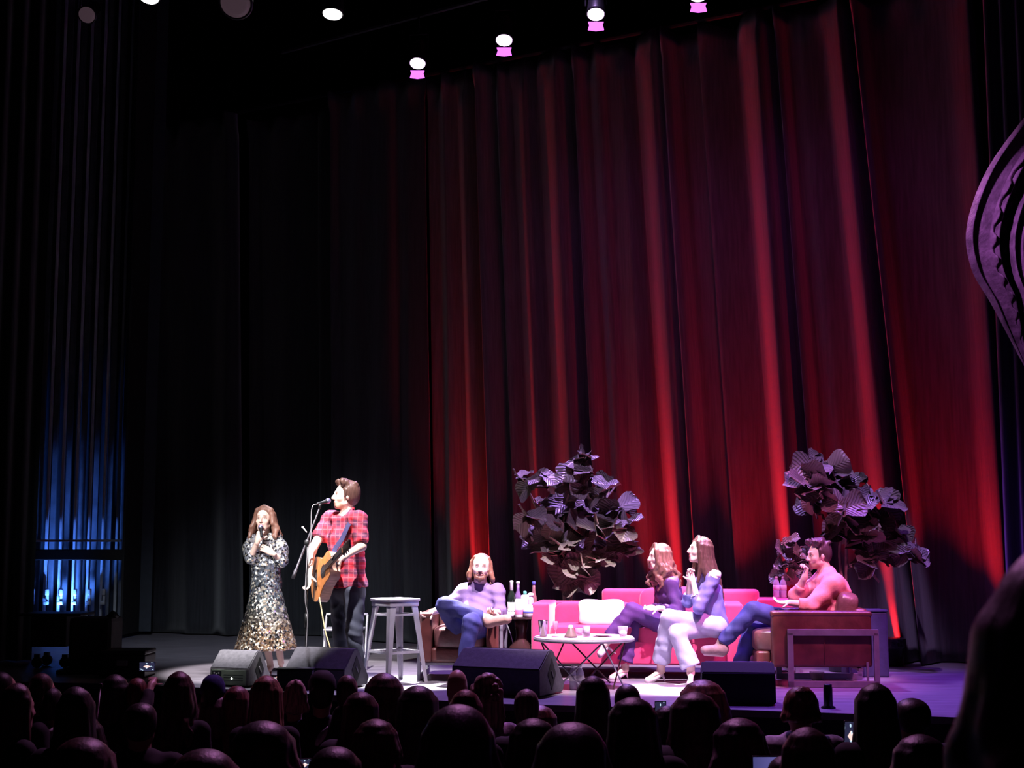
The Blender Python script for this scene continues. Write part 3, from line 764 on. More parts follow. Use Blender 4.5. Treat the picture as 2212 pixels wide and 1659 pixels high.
prop('candle_holder', 'small dark pyramid holder with a glowing white candle on the coffee table', 'candle', on_table(1232, 12.36), [('holder', [(.058, 0), (.052, .012), (.022, .075), (.018, .08)], M('smoked glass', (.22, .16, .14), .25)), ('candle', [(.017, .055), (.02, .06), (.02, .098), (.012, .103)], emat('candle wax', (1, .9, .85), 1.3))])
prop('tumbler', 'plain short glass of ice in the middle of the coffee table', 'glass', on_table(1266, 12.45), [('cup', [(.03, 0), (.034, .09), (.032, .092)], m_glass), ('ice', [(.026, .004), (.03, .07), (.02, .078)], m_ice)])
prop('tumbler', 'low glass between the candle and the ice glass on the coffee table', 'glass', on_table(1250, 12.62), [('cup', [(.03, 0), (.036, .06), (.034, .062)], m_glass), ('drink', [(.027, .004), (.03, .035)], m_pinkg)])
prop('tumbler', 'flared plastic cup of ice at the sofa women end of the coffee table', 'cup', on_table(1344, 12.38), [('cup', [(.030, 0), (.046, .088), (.044, .09)], m_glass), ('ice', [(.027, .004), (.036, .038), (.01, .058)], m_ice)])
prop('saucer', 'flat white dish on the coffee table beside the ice cup', 'dish', on_table(1300, 12.5), [('dish', [(.05, 0), (.085, .008), (.086, .012), (.05, .006)], m_white)])
# side table with drinks
SD_ = 13.4; sp = V(X(1126, SD_), SD_, 0); sh = P(1131, 1333, SD_).z
t = thing('side_table', 'small round dark pedestal side table crowded with drinks', 'table', sp)
bm = bmesh.new(); lathe(bm, [(.14, sh - .018), (.152, sh - .012), (.152, sh - .002), (.145, sh)], (sp.x, sp.y, 0), 36); addp('tabletop', bm, M('dark polished wood', (.035, .018, .018), .25, 0, .3, 10), t)
bm = bmesh.new(); lathe(bm, [(.12, .001), (.125, .02), (.10, .05), (.115, .12), (.118, .2), (.11, .28), (.055, .34), (.045, .40), (.06, .46), (.065, sh - .019)], (sp.x, sp.y, 0), 30); addp('pedestal', bm, M('glazed dark vase', (.05, .022, .022), .12, .2, .3, 6), t, True)
def on_side(px, D): return V(X(px, D), D, sh + .001)
m_bott = M('dark green bottle glass', (.012, .02, .014), .08, 0, .2); m_foil = M('white foil', (.85, .82, .84), .35, .2, .1, 30); m_lab = M('white paper label', (.85, .83, .85), .6, 0, .05, 20)
m_blue = M('blue print', (.08, .1, .5), .5)
def bottle(px, D, label, h=.30, r=.036, glass=m_bott, foil=m_foil, neck=.5, grp=None):
    k = h / .3
    return prop('wine_bottle', label, 'bottle', on_side(px, D), [
        ('glass', [(r * .9, 0), (r, .01), (r, .16 * k), (r * .8, .185 * k), (.014, .225 * k), (.0135, .28 * k)], glass),
        ('foil', [(.016, (.3 - .3 * .3 * neck * 2) * k), (.0165, .285 * k), (.018, .29 * k), (.018, h), (.01, h + .004)], foil),
        ('label', [(r + .001, .05 * k), (r + .0015, .052 * k), (r + .0015, .12 * k), (r + .001, .122 * k)], m_lab)], grp)
bottle(1105, 13.44, 'dark champagne bottle with a long white foil neck on the side table', .335, .04, neck=.85)
bottle(1119, 13.52, 'violet-tinted wine bottle behind the white tube on the side table', .325, .036, M('violet tinted glass', (.18, .1, .25), .15), m_foil, .1)
bottle(1153, 13.50, 'slim bottle with a blue cap standing at the sofa end of the side table', .325, .028, M('amber glass', (.25, .12, .14), .15), m_blue, .15)
prop('drinks_can', 'tall white can of drink in the middle of the side table', 'can', on_side(1121, 13.30), [('body', [(.034, 0), (.037, .006), (.037, .16), (.03, .172), (.028, .172)], m_lab), ('stripe', [(.0374, .03), (.0378, .032), (.0378, .07), (.0374, .072)], M('pink print', (.8, .2, .4), .5))])
prop('wine_bottle', 'short round bottle with a green cap on the side table', 'bottle', on_side(1134, 13.43), [('glass', [(.03, 0), (.036, .01), (.036, .15), (.042, .18), (.03, .205)], m_lab), ('cap', [(.016, .2), (.017, .235), (.012, .24)], M('green cap', (.1, .42, .3), .4))])
prop('ice_bucket', 'round white tub with a blue ring print on the side table', 'tub', on_side(1142, 13.31), [('tub', [(.036, 0), (.052, .02), (.056, .08), (.05, .115), (.048, .112)], m_lab), ('ring', [(.0568, .045), (.0575, .047), (.0575, .055), (.0568, .057)], m_blue)])
prop('wine_bottle', 'pale round-topped bottle between the green cap and the blue cap', 'bottle', on_side(1146, 13.45), [('glass', [(.026, 0), (.03, .01), (.03, .15), (.02, .2)], M('pale blue glass', (.45, .5, .8), .2)), ('cap', [(.028, .195), (.03, .2), (.028, .215), (.01, .225)], m_white)])
prop('cup', 'small white cup at the armchair edge of the side table', 'cup', on_side(1103, 13.31), [('cup', [(.024, 0), (.037, .01), (.04, .045), (.034, .055)], m_white), ('napkin', [(.03, .054), (.028, .07), (.008, .098)], m_white)])
# water bottles
m_water = glassmat('water bottle plastic', (.75, .72, .95), .55); m_cap = M('white plastic', (.9, .88, .92), .4)
def water(p, label, grp):
    return prop('water_bottle', label, 'bottle', p, [('body', [(.028, 0), (.032, .008), (.031, .06), (.033, .065), (.031, .07), (.032, .13), (.024, .165), (.012, .18), (.012, .188)], m_water),
        ('water', [(.026, .006), (.029, .02), (.029, .115), (.005, .117)], M('water', (.75, .7, .95), .15)), ('label', [(.0325, .075), (.0334, .076), (.0334, .12), (.0325, .121)], m_lab), ('cap', [(.0145, .182), (.0145, .202), (.012, .204)], m_cap)], grp)
g = 'water bottles on the floor under the coffee table'
water(FL(1238, 1490), 'clear water bottle on the floor under the coffee table, nearer the monitor speaker', g); water(FL(1254, 1490), 'clear water bottle on the floor under the coffee table, nearer the sofa women', g)
g = 'water bottles by the red pot'
water(V(X(1675, 13.78), 13.78, BENCH[2]+.003), 'white-capped water bottle on the bench, farther from the red pot', g); water(V(X(1690, 13.78), 13.78, BENCH[2]+.003), 'white-capped water bottle on the bench, touching the red pot', g)

# metal bar stools
m_stool = M('galvanised steel', (.62, .60, .66), .35, .45, .12, 8, .1, 30)
def stool(loc, rz, label, hgt=.745, mat=m_stool):
    t = thing('bar_stool', label, 'stool', loc, None, rz)
    def a(n, bm, sm=False): return link(n, fin(bm, n, sm), mat, t)
    s = .155; b = .215
    bm = bmesh.new(); bx(bm, (0, 0, hgt - .012), (2 * s + .02, 2 * s + .02, .028), .012, seg=3); bx(bm, (0, 0, hgt - .045), (2 * s, 2 * s, .05), .006); a('seat', bm, True)
    for x in (-1, 1):
        for y in (-1, 1):
            bm = bmesh.new(); p0 = V(x * (s - .012), y * (s - .012), hgt - .03); p1 = V(x * b, y * b, .0)
            n = 6
            rows = []
            for i in range(n + 1):
                f = i / n; p = p0.lerp(p1, f); w = .032 * (1 - f) + .016 * f + (.004 if i == 0 else 0)
                rows.append([bm.verts.new(p + V(dx * x, dy * y, 0)) for dx, dy in ((0, 0), (-w * 1.9, 0), (-w * 1.9, -w * .35), (-w * .5, -w * .5), (-w * .35, -w * 1.9), (0, -w * 1.9))])
            for i in range(n):
                for k in range(6): bm.faces.new((rows[i][k], rows[i][(k + 1) % 6], rows[i + 1][(k + 1) % 6], rows[i + 1][k]))
            bm.faces.new(rows[0]); bm.faces.new(rows[-1][::-1]); a('leg', bm)
    def ring(z, hw):
        f = (hgt - z) / hgt; r = s + (b - s) * f - .02; bm = bmesh.new()
        for q in (-1, 1): bx(bm, (0, q * r, z), (2 * r, .012, hw), .002); bx(bm, (q * r, 0, z), (.012, 2 * r, hw), .002)
        return bm
    a('footrest', ring(.27, .022)); a('brace', ring(.60, .018)); return t
c = FL(852, 1473); stool((c.x, c.y, 0), math.radians(38), 'empty pale steel bar stool between the guitarist and the leather armchair')
# plain folding chair behind the guitarist
c = FL(745, 1446); t = thing('folding_chair', 'grey tubular metal chair standing behind the guitarist', 'chair', (c.x, c.y, 0))
m_fold = M('dull grey tube', (.22, .22, .25), .45, .4); zt2 = P(745, 1328, c.y).z; w_ = .205
bm = bmesh.new(); tube(bm, spline([V(c.x - w_, c.y - .16, 0.012), V(c.x - w_, c.y + .0, .3), V(c.x - w_, c.y + .12, zt2)], 5) + [V(c.x + w_, c.y + .12, zt2)] + spline([V(c.x + w_, c.y + .12, zt2 - .01), V(c.x + w_, c.y, .3), V(c.x + w_, c.y - .16, .012)], 5), .013, 8); addp('back_frame', bm, m_fold, t, True)
bm = bmesh.new(); bx(bm, (c.x, c.y - .06, .40), (.38, .38, .02), .006); addp('seat', bm, m_fold, t)
for q in (-1, 1):
    bm = bmesh.new(); tube(bm, [V(c.x + q * (w_ - .02), c.y - .22, .395), V(c.x + q * (w_ - .02), c.y + .2, .012)], .011, 8); addp('leg', bm, m_fold, t, True)

# ---------------------------------------------------------------- stage monitors (wedge loudspeakers seen from behind)
m_wedge = M('textured black speaker paint', (.065, .06, .075), .75, 0, .2, 30, .4, 140, .003)
m_wedge2 = M('near-black speaker paint', (.006, .006, .007), .9, 0, .2, 30, .3, 140, .003)
def wedge(c, rz, W, Dd, Hh, label, mat=m_wedge, plate=False, hb=.5):
    t = thing('monitor_speaker', label, 'stage monitor', (c.x, c.y, 0), None, rz)
    def a(n, bm, m, sm=False): return link(n, fin(bm, n, sm), m, t)
    poly = [(-Dd / 2, .012), (-Dd / 2, Hh * hb), (-Dd * .12, Hh), (Dd * .06, Hh), (Dd / 2, Hh * .22), (Dd / 2 - .03, .012)]   # (y,z); back of the speaker at -y
    def sect(bm, p, x0, x1):
        A = [bm.verts.new((x0, y, z)) for y, z in p]; B = [bm.verts.new((x1, y, z)) for y, z in p]; n = len(p)
        bm.faces.new(A[::-1]); bm.faces.new(B)
        for i in range(n): bm.faces.new((A[i], A[(i + 1) % n], B[(i + 1) % n], B[i]))
    bm = bmesh.new(); sect(bm, poly, -W / 2, W / 2)
    bmesh.ops.bevel(bm, geom=bm.edges[:], offset=.008, segments=2, affect='EDGES'); a('cabinet', bm, mat)
    for q in (-1, 1):
        bm = bmesh.new(); cy, cz, r = -.01, Hh * .47, Hh * .36
        rr = [(cy, cz - r), (cy + r * .62, cz), (cy, cz + r), (cy - r * .62, cz)]
        sect(bm, rr, q * (W / 2 + .001), q * (W / 2 + .004)); a('handle_recess', bm, m_wedge2)  # flat diamond, the shade of a hollow put into its near-black colour
        bm = bmesh.new(); R = Matrix.Rotation(.6, 3, 'X'); bx(bm, (q * (W / 2 + .009), cy, cz), (.008, .016, r * .55), .003, R); a('handle', bm, mat)
    bm = bmesh.new(); n = V(0, Dd * .44, -Hh * .78).normalized()
    p = [(Dd * .09, Hh * 1.0), (Dd / 2 + .008, Hh * .24), (Dd / 2 + .012, Hh * .25), (Dd * .10, Hh * 1.01)]; sect(bm, p, -W / 2 + .03, W / 2 - .03); a('grille', bm, m_dark)
    if plate:
        g_ = M('grey-green connector plate', (.30, .38, .28), .6)
        bm = bmesh.new(); bx(bm, (0, -Dd / 2 - .003, Hh * hb * .5), (W * .9, .006, Hh * hb * .82), .002); a('connector_plate', bm, g_)
        bm = bmesh.new(); bx(bm, (-W * .3, -Dd / 2 - .009, Hh * hb * .7), (W * .24, .006, Hh * hb * .3), .001); a('socket_panel', bm, M('dark sockets', (.04, .045, .05), .4))
        for k, (xx, zz) in enumerate(((-W * .36, .73), (-W * .30, .68), (-W * .24, .73))):
            bm = bmesh.new(); bx(bm, (xx, -Dd / 2 - .013, Hh * hb * zz), (W * .035, .004, Hh * hb * .08), .001); a('socket', bm, m_cap)
        bm = bmesh.new()
        for zz in (.35, .5, .65):
            bx(bm, (W * .13, -Dd / 2 - .007, Hh * hb * zz), (W * .5, .003, .004))
        a('vent_line', bm, M('shadowed slot', (.07, .09, .07), .6))
        bm = bmesh.new(); lathe(bm, [(.009, 0), (.009, .004), (.004, .006)], (W * .09, -Dd / 2 - .006, Hh * hb * .45), 12, Matrix.Rotation(PI / 2, 3, 'X')); a('light', bm, emat('white indicator', (1, 1, 1), 3))
    return t
c = FL(512, 1483); wedge(V(c.x, c.y + .16, 0), math.radians(-24), .40, .36, .30, 'pale-lit wedge monitor with a grey-green connector plate at the singer\'s feet', M('grey speaker paint', (.15, .145, .16), .7, 0, .2, 30, .4, 140, .003), True, .52)
c = FL(700, 1487); wedge(V(c.x, c.y + .2, 0), math.radians(-25), .60, .42, .33, 'dark wedge monitor in front of the guitarist\'s legs')
c = FL(1098, 1503); wedge(V(c.x, c.y + .22, 0), math.radians(-26), .80, .5, .36, 'large black wedge monitor with a diamond side handle before the side table', hb=.62)
c = FL(1606, 1526); wedge(V(c.x, c.y + .28, 0), math.radians(-6), .56, .44, .31, 'unlit black monitor box at the feet of the booted man', m_wedge2, hb=.8)
c = FL(637, 1490); t = thing('equipment_box', 'low black box in front of the dark wedge monitor', 'box', (c.x, c.y + .02, 0))
bm = bmesh.new(); bx(bm, (c.x, c.y + .02, .085), (.30, .13, .165), .012); addp('body', bm, m_wedge2, t)
bm = bmesh.new(); bx(bm, (c.x, c.y + .02, .176), (.31, .14, .014), .004); addp('lid', bm, m_wedge2, t)

# things behind and under the leather armchair
m_navy = M('navy cloth', (.035, .03, .10), .8, 0, .2, 14, .2, 60)
c = FL(1862, 1468); zt3 = P(1880, 1340, c.y + .9).z
t = thing('storage_cube', 'dark blue cloth-covered cube behind the leather armchair of the man in salmon', 'box', (X(1861, 13.5), 13.5, 0))
bm = bmesh.new(); bx(bm, (X(1861, 13.5), 13.50, .30), (.38, .30, .60), .015); addp('body', bm, m_navy, t)
bm = bmesh.new(); bx(bm, (X(1861, 13.5), 13.50, .612), (.39, .31, .02), .006); addp('top', bm, m_navy, t)
c = FL(1742, 1462); prop('ice_bowl', 'small clear glass bowl on the floor under the leather armchair', 'bowl', V(c.x, 12.95, 0.001), [('bowl', [(.035, 0), (.06, .03), (.068, .085), (.064, .087), (.05, .03)], m_glass), ('ice', [(.045, .01), (.055, .045), (.02, .06)], m_ice)])
c = FL(1800, 1462); o = link('paper_folder', None or (lambda b: (bx(b, (0, 0, .006), (.26, .2, .01), .002), fin(b, 'folder'))[1])(bmesh.new()), M('violet card', (.35, .25, .6), .6)); o.location = (X(1795, 12.9), 12.9, .001); tag(o, 'violet paper folder lying on the floor under the leather armchair', 'folder')

# ---------------------------------------------------------------- fiddle-leaf figs
m_leaf = None
def leafmat():
    t = NT('fig leaf'); c = t.coord('UV'); sx = t.new('ShaderNodeSeparateXYZ'); t.link(c, sx.inputs[0])
    v = t.math('ABSOLUTE', t.math('SUBTRACT', sx.outputs[0], .5)); rib = t.math('LESS_THAN', v, .025)
    w = t.new('ShaderNodeTexWave'); w.inputs['Scale'].default_value = 1.3; w.inputs['Distortion'].default_value = .6; t.link(c, w.inputs[0])
    vv = t.math('SINE', t.math('MULTIPLY', t.math('SUBTRACT', sx.outputs[1], t.math('MULTIPLY', v, 1.0)), 44)); ln = t.math('GREATER_THAN', vv, .9)
    o = t.coord('Object'); n = t.noise(o, 5, 3)
    g = t.ramp(n, [(.3, (.10, .11, .085)), (.7, (.26, .23, .19))])
    geo = t.new('ShaderNodeNewGeometry')
    g2 = t.mix(geo.outputs['Backfacing'], g, (.38, .28, .22))
    t.base(t.mix(t.math('MULTIPLY', t.math('MAXIMUM', rib, ln), .5), g2, (.4, .4, .22)))
    t.b.inputs['Roughness'].default_value = .33; t.bump(vv, .35, .008); return t.m
m_leaf = leafmat(); m_bark = M('pale fig stem', (.42, .32, .22), .7, 0, .3, 14, .3, 60)
def leaf(bm, uvl, p, d, nrm, L_, rn):
    """an obovate leaf from p along d with surface normal nrm"""
    d = d.normalized(); s = d.cross(nrm).normalized(); n = s.cross(d).normalized()
    ws = [.10, .34, .30, .40, .50, .53, .42, .0]; ys = [0, .1, .25, .42, .62, .8, .93, 1]
    fold = rn.uniform(.08, .42); droop = rn.uniform(.1, .6); tw = rn.uniform(-.3, .3)
    rows = []
    for j, (w, y) in enumerate(zip(ws, ys)):
        row = []
        for k in range(-2, 3):
            u = k / 2; x = u * w * L_ * .92; yy = y * L_
            h = abs(u) ** 1.3 * w * fold * L_ - droop * y * y * L_ * .5 + tw * u * y * L_ * .3 + .022 * L_ * math.sin(y * 19 + k * 1.2) * abs(u) * 2
            row.append(bm.verts.new(p + s * x + d * yy * (1 - .12 * droop) + n * h))
        rows.append(row)
    for j in range(7):
        for k in range(4):
            f = bm.faces.new((rows[j][k], rows[j][k + 1], rows[j + 1][k + 1], rows[j + 1][k]))
            for l, (jj, kk) in zip(f.loops, ((j, k), (j, k + 1), (j + 1, k + 1), (j + 1, k))): l[uvl].uv = (kk / 4, ys[jj])
def fig(stems, clusters, D, label, seed, pot=None, per=4, size=.285, name='fiddle_leaf_fig'):
    rn = random.Random(seed); b0 = P(stems[0][0][0], stems[0][0][1], D); t = thing(name, label, 'potted plant', (b0.x, D, 0))
    pts_all = []; bm = bmesh.new()
    for st in stems:
        pts = [P(x, y, D + dz) for x, y, dz in st]
        pts = spline(pts, 6); pts_all += pts; n = len(pts); tube(bm, pts, [.017 - .007 * i / n for i in range(n)], 8)
    bm2 = bmesh.new(); uvl = bm2.loops.layers.uv.new('UVMap')
    for cx, cy, r in clusters:
        dz = rn.uniform(-.28, .18); c = P(cx, cy, D + dz)
        q = min(pts_all, key=lambda a: (a - c).length)
        mid = q.lerp(c, .5) + V(0, 0, .03); tube(bm, spline([q, mid, c], 4), .006, 6)
        m = per
        for i in range(m):
            a = rn.uniform(0, 2 * PI); el = rn.uniform(-.65, .55)
            d = V(math.cos(a) * math.cos(el), math.sin(a) * math.cos(el) * .8 - .25, math.sin(el))
            nrm = V(rn.uniform(-.7, .7), rn.uniform(-1.3, -.2), rn.uniform(.1, 1.3)); L_ = size * r * rn.uniform(.75, 1.1)
            if abs(d.normalized().dot(nrm.normalized())) > .85: nrm = V(1, 0, .5)
            leaf(bm2, uvl, c - d * .045 + V(0, 0, rn.uniform(-.03, .03)), d, nrm, L_, rn)
    link('trunk', fin(bm, 'trunk', True), m_bark, t, True)
    me = bpy.data.meshes.new('foliage'); bm2.to_mesh(me); bm2.free(); smooth(me); link('foliage', me, m_leaf, t, True)
    if pot:
        pr, pm, zz = pot; bm = bmesh.new(); lathe(bm, pr, (b0.x, D, zz), 28); addp('pot', bm, pm, t, True)
        bm = bmesh.new(); r = pr[-1][0]; lathe(bm, [(r * .8, pr[-1][1] - .05), (r * .93, pr[-1][1] - .03), (.02, pr[-1][1] - .02)], (b0.x, D, zz), 20); addp('soil', bm, M('potting soil', (.03, .02, .015), .9, 0, .4, 40, .6), t)
    return t
m_pot = M('matt black pot', (.02, .02, .022), .5, 0, .2, 10)
potp = [(.13, 0.002), (.14, .01), (.17, .30), (.18, .32), (.165, .325)]
cl1 = [(1122, 1032, .9), (1150, 1040, .95), (1178, 1032, .9), (1196, 1052, .7), (1262, 988, .8), (1245, 1010, .95), (1270, 1018, .9), (1232, 1038, 1), (1218, 1055, .8), (1262, 1050, .8), (1322, 1050, 1), (1302, 1062, .9), (1225, 1085, 1.1), (1255, 1092, 1),
       (1288, 1096, 1), (1330, 1100, 1.05), (1348, 1096, .7), (1140, 1120, 1), (1152, 1145, 1.1), (1175, 1110, .8), (1195, 1130, .8), (1165, 1172, 1.1), (1185, 1160, .8), (1210, 1135, .9), (1262, 1145, 1.25), (1290, 1150, 1.15), (1275, 1172, 1.1),
       (1318, 1132, .9), (1352, 1138, 1), (1362, 1172, 1.05), (1208, 1172, .9), (1195, 1200, 1), (1218, 1202, .9), (1245, 1205, 1), (1232, 1232, 1.1), (1262, 1235, 1.15), (1250, 1252, .9), (1300, 1200, .7), (1318, 1190, .8), (1290, 1215, .8), (1178, 1085, .7)]
fig([[(1226, 1410, 0), (1219, 1300, 0), (1216, 1255, 0), (1215, 1180, .02), (1220, 1100, 0), (1248, 1000, 0)], [(1226, 1410, 0), (1232, 1300, .05), (1250, 1240, .05), (1270, 1160, 0), (1310, 1080, 0)], [(1215, 1240, 0), (1190, 1170, 0), (1160, 1100, 0), (1135, 1045, 0)]],
    cl1, 14.7, 'tall fiddle-leaf fig with a wide violet-lit crown behind the sofa\'s lower back', 5, (potp, m_pot, 0))
cl2 = [(1765, 990, .55), (1740, 1020, 1), (1762, 1012, 1), (1790, 1012, 1), (1738, 1048, .95), (1762, 1045, 1.05), (1800, 1030, .9), (1822, 1040, .8), (1866, 1038, .5), (1748, 1072, .95), (1775, 1070, 1), (1765, 1098, 1.1), (1792, 1095, 1), (1818, 1065, .95), (1848, 1062, .9),
       (1878, 1065, .9), (1900, 1072, .95), (1912, 1092, 1), (1885, 1092, 1.05), (1850, 1090, 1), (1822, 1095, 1), (1800, 1125, 1.05), (1828, 1128, 1.1), (1858, 1125, 1), (1888, 1125, 1.1), (1870, 1155, .9), (1895, 1160, .9), (1918, 1165, .8), (1865, 1185, .9), (1888, 1200, 1.05),
       (1880, 1225, .9), (1942, 1145, .9), (1950, 1182, 1), (1968, 1195, .9), (1984, 1190, .75), (1815, 1150, .8), (1840, 1158, .9)]
fig([[(1822, 1430, 0), (1826, 1290, 0), (1828, 1180, 0), (1822, 1120, 0), (1790, 1050, 0), (1765, 995, 0)], [(1826, 1300, 0), (1814, 1180, .05), (1850, 1120, 0), (1890, 1080, 0)], [(1828, 1180, 0), (1880, 1165, 0), (1940, 1170, 0), (1975, 1190, 0)]],
    cl2, 13.98, 'tall fiddle-leaf fig behind the man in the salmon jacket', 11, (potp, m_pot, 0))
cl3 = [(1690, 1188, .8), (1708, 1172, .7), (1722, 1195, .9), (1742, 1185, .9), (1712, 1218, .95), (1735, 1218, .9), (1690, 1222, .6), (1682, 1246, .8), (1700, 1252, .9), (1722, 1245, .8)]
zb = BENCH[2]; red = M('glossy red pot', (.6, .01, .015), .35)
fig([[(1708, 1292, 0), (1708, 1250, 0), (1720, 1190, 0)]], cl3, 13.95, 'short bushy fig in a bright red pot on the bench', 4, ([(.06, 0.002), (.065, .01), (.088, .17), (.09, .18), (.084, .182)], red, zb), per=3, size=.22)
c = FL(1932, 1440); t = thing('waste_bin', 'black bin with a glossy liner by the foot of the red curtain', 'bin', (c.x, c.y + .1, 0))
bm = bmesh.new(); lathe(bm, [(.11, .002), (.12, .01), (.14, .26), (.145, .27), (.13, .268)], (c.x, c.y + .1, 0), 20); addp('body', bm, m_dark, t, True)
bm = bmesh.new(); lathe(bm, [(.146, .18), (.15, .2), (.15, .275), (.12, .285)], (c.x, c.y + .1, 0), 14); addp('liner', bm, M('black bin liner', (.03, .03, .035), .2, 0, .3, 20, .8, 30, .02), t)
# ---------------------------------------------------------------- the people on stage
m_denim = M('blue denim', (.027, .028, .15), .75, 0, .3, 6, .35, 30, .006)
m_denim2 = M('dark slate denim', (.05, .055, .085), .75, 0, .35, 6, .4, 24, .006)
m_tan = M('tan suede', (.50, .30, .24), .7, 0, .2, 20, .2, 60)
def cloth(name, col, bump=.5, var=.2, rough=.7, sheen=0.): return M(name, col, rough, 0, var, 5, bump, 13, .012, (1, 1, .7), .3, sheen)
def person(label, loc, sdf, R, c, spots, h=.0075, base=SK, z=1.0, closed=False):
    t = thing('person', label, 'person', loc)
    me = sdf.mesh('body', h, None, 1); paint(me, base, spots); part('body', me, SKIN, t)
    return t
# ---- the guitarist
D = 12.9; hc = P(745, 1072, D); R = frame((-.93, -.36, .10)); z = 1.05
N = P(752, 1106, D + .02); SL = P(775, 1122, D - .16); SR = P(713, 1121, D + .12)
C = P(747, 1162, D); W_ = P(750, 1215, D); H = P(752, 1268, D)
EL = P(781, 1180, D - .24); WL = P(741, 1204, D - .38); ER = P(673, 1190, D - .05); WR = P(667, 1240, D - .22)
HL = P(765, 1285, D - .08); HR = P(735, 1285, D + .08); KL = P(766, 1368, D - .1); KR = P(736, 1368, D + .1); AL = P(775, 1452, D - .05); AR = P(745, 1455, D + .12)
s = Sdf(); head_sdf(s, hc, R, z); s.rc(hc + R @ V(0, -.03, -.05), N, .056, .062, .03)
torso_sdf(s, N, C, W_, H, SL, SR, -.01)
s.chain([SL, EL, WL], [.048, .040, .026]); s.chain([SR, ER, WR], [.048, .041, .028])
s.chain([HL, KL, AL], [.085, .06, .04]); s.chain([HR, KR, AR], [.085, .06, .04])
# fretting hand curls over the neck, strumming hand hangs over the strings
hand_sdf(s, WL, P(712, 1208, D - .42) - WL, V(-.1, -.75, .55), -1, .85, 1.0); hand_sdf(s, WR, V(.02, -.12, -1), V(-.7, -.7, .0), -1, .45, 1.0)
sp = face_spots(hc, R, z, beard=(.50, .30, .22))
gt = person('man in a red plaid shirt and jeans playing an acoustic guitar at a microphone', (P(750, 1200, D).x, D, 0), s, R, hc, sp)
# hair: short sides, swept up front
s = Sdf(); cap_sdf(s, hc, R, z, .010, -.034, .052)
L_ = lambda x, y, zz: hc + R @ V(x * z, y * z, zz * z)
rn = random.Random(3)
for i in range(26):
    x = rn.uniform(-.06, .06); y = rn.uniform(-.08, .06); p = L_(x, y, .105 - .6 * x * x * 10 * .1)
    s.chain([p, L_(x * 1.0, y + .012, .128 + rn.uniform(-.008, .010) - abs(y) * .2), L_(x * .9, y + rn.uniform(-.01, .022), .143 + rn.uniform(-.01, .01) - abs(y - .02) * .35)], [.022, .019, .012], .008)
for q in (-1, 1): s.rc(L_(q * .072, .015, .05), L_(q * .075, .022, -.01), .014, .008, .01)
part('hair', s.mesh('hair', .007, None, 1), hair_mat('brown hair', (.12, .06, .048)), gt)
# plaid shirt
t = NT('red and navy plaid flannel'); co = t.coord('Object', (1, 1, 1), (0, 0, .55)); sx = t.new('ShaderNodeSeparateXYZ'); t.link(co, sx.inputs[0])
u = t.math('ADD', sx.outputs[0], t.math('MULTIPLY', sx.outputs[1], .55))
def band(v, sc, ph, th): return t.math('GREATER_THAN', t.math('SINE', t.math('ADD', t.math('MULTIPLY', v, sc), ph)), th)
a = band(u, 62, .3, .25); b = band(sx.outputs[2], 58, 1.0, .25); a2 = band(u, 124, 2.2, .9); b2 = band(sx.outputs[2], 116, .2, .9)
red = (.72, .025, .05); navy = (.06, .045, .11); mid = (.30, .03, .07)
c1 = t.mix(a, red, mid); c2 = t.mix(t.math('MULTIPLY', b, .62), c1, navy); c3 = t.mix(t.math('MULTIPLY', t.math('MAXIMUM', a2, b2), .22), c2, (.9, .35, .4))
t.base(c3); t.b.inputs['Roughness'].default_value = .8; t.bump(t.noise(t.coord('Object', (1, 1, .6)), 12, 4), .5, .014); m_plaid = t.m
s = Sdf(); torso_sdf(s, N, C, W_, H, SL, SR, .022, .068)
ax = (SL - SR).normalized()
s.rc(SL, SL.lerp(EL, .86), .072, .070, .04, False, 'b'); s.rc(SR, SR.lerp(ER, .62), .072, .072, .04, False, 'b')
fw = ax.cross(V(0, 0, 1)) * -1
if fw.x > 0: fw = -fw
for q in (-1, 1): s.rc(H + ax * .06 * q + V(0, 0, .02), H + ax * .07 * q - V(0, 0, .06), .118, .125, .05)
s.cut(H - V(0, 0, .005), V(.05, 0, -1))
s.cutsphere(N + fw * .09 - V(0, 0, .035), fw * .4 + V(0, 0, .7), .10)
part('shirt', s.mesh('shirt', .008, (.006, 38, 1), 1), m_plaid, gt)
s = Sdf(); nk = N + V(0, 0, .005)
for q in (-1, 1): s.rc(N - fw * .055 + V(0, 0, .035), N + ax * .062 * q + V(0, 0, .03), .014, .016, .01); s.rc(N + ax * .062 * q + V(0, 0, .03), N + fw * .075 + ax * .045 * q - V(0, 0, .04), .016, .012, .01)
part('collar', s.mesh('collar', .006, None, 1), m_plaid, gt)
bm = bmesh.new()
for i in range(5):
    p = N.lerp(H, .22 + .16 * i) + fw * (.125 if i else .11); bx(bm, p, (.012, .006, .012), .003)
part('shirt_button', fin(bm, 'b'), m_cap, gt)['kind'] = 'stuff'
s = Sdf(); s.rc(HL + V(0, 0, .04), HR + V(0, 0, .04), .105, .105, .04)
s.rc(HL, KL, .098, .074, .02); s.rc(KL, AL, .074, .058, .02, False, 'b'); s.rc(HR, KR, .098, .074, .02); s.rc(KR, AR, .074, .058, .02, False, 'b')
part('jeans', s.mesh('jeans', .009, (.006, 34, 4), 1), m_denim2, gt)
for A, dd in ((AL, V(-.18, -.14, 0)), (AR, V(-.22, -.06, 0))):
    s = Sdf(); a0 = V(A.x + .03, A.y, .045); s.rc(a0, a0 + dd, .042, .036, .03); s.rc(A, a0, .045, .045, .02); s.cut(V(0, 0, .004), V(0, 0, -1)); part('shoe', s.mesh('shoe', .008), m_dark, gt)
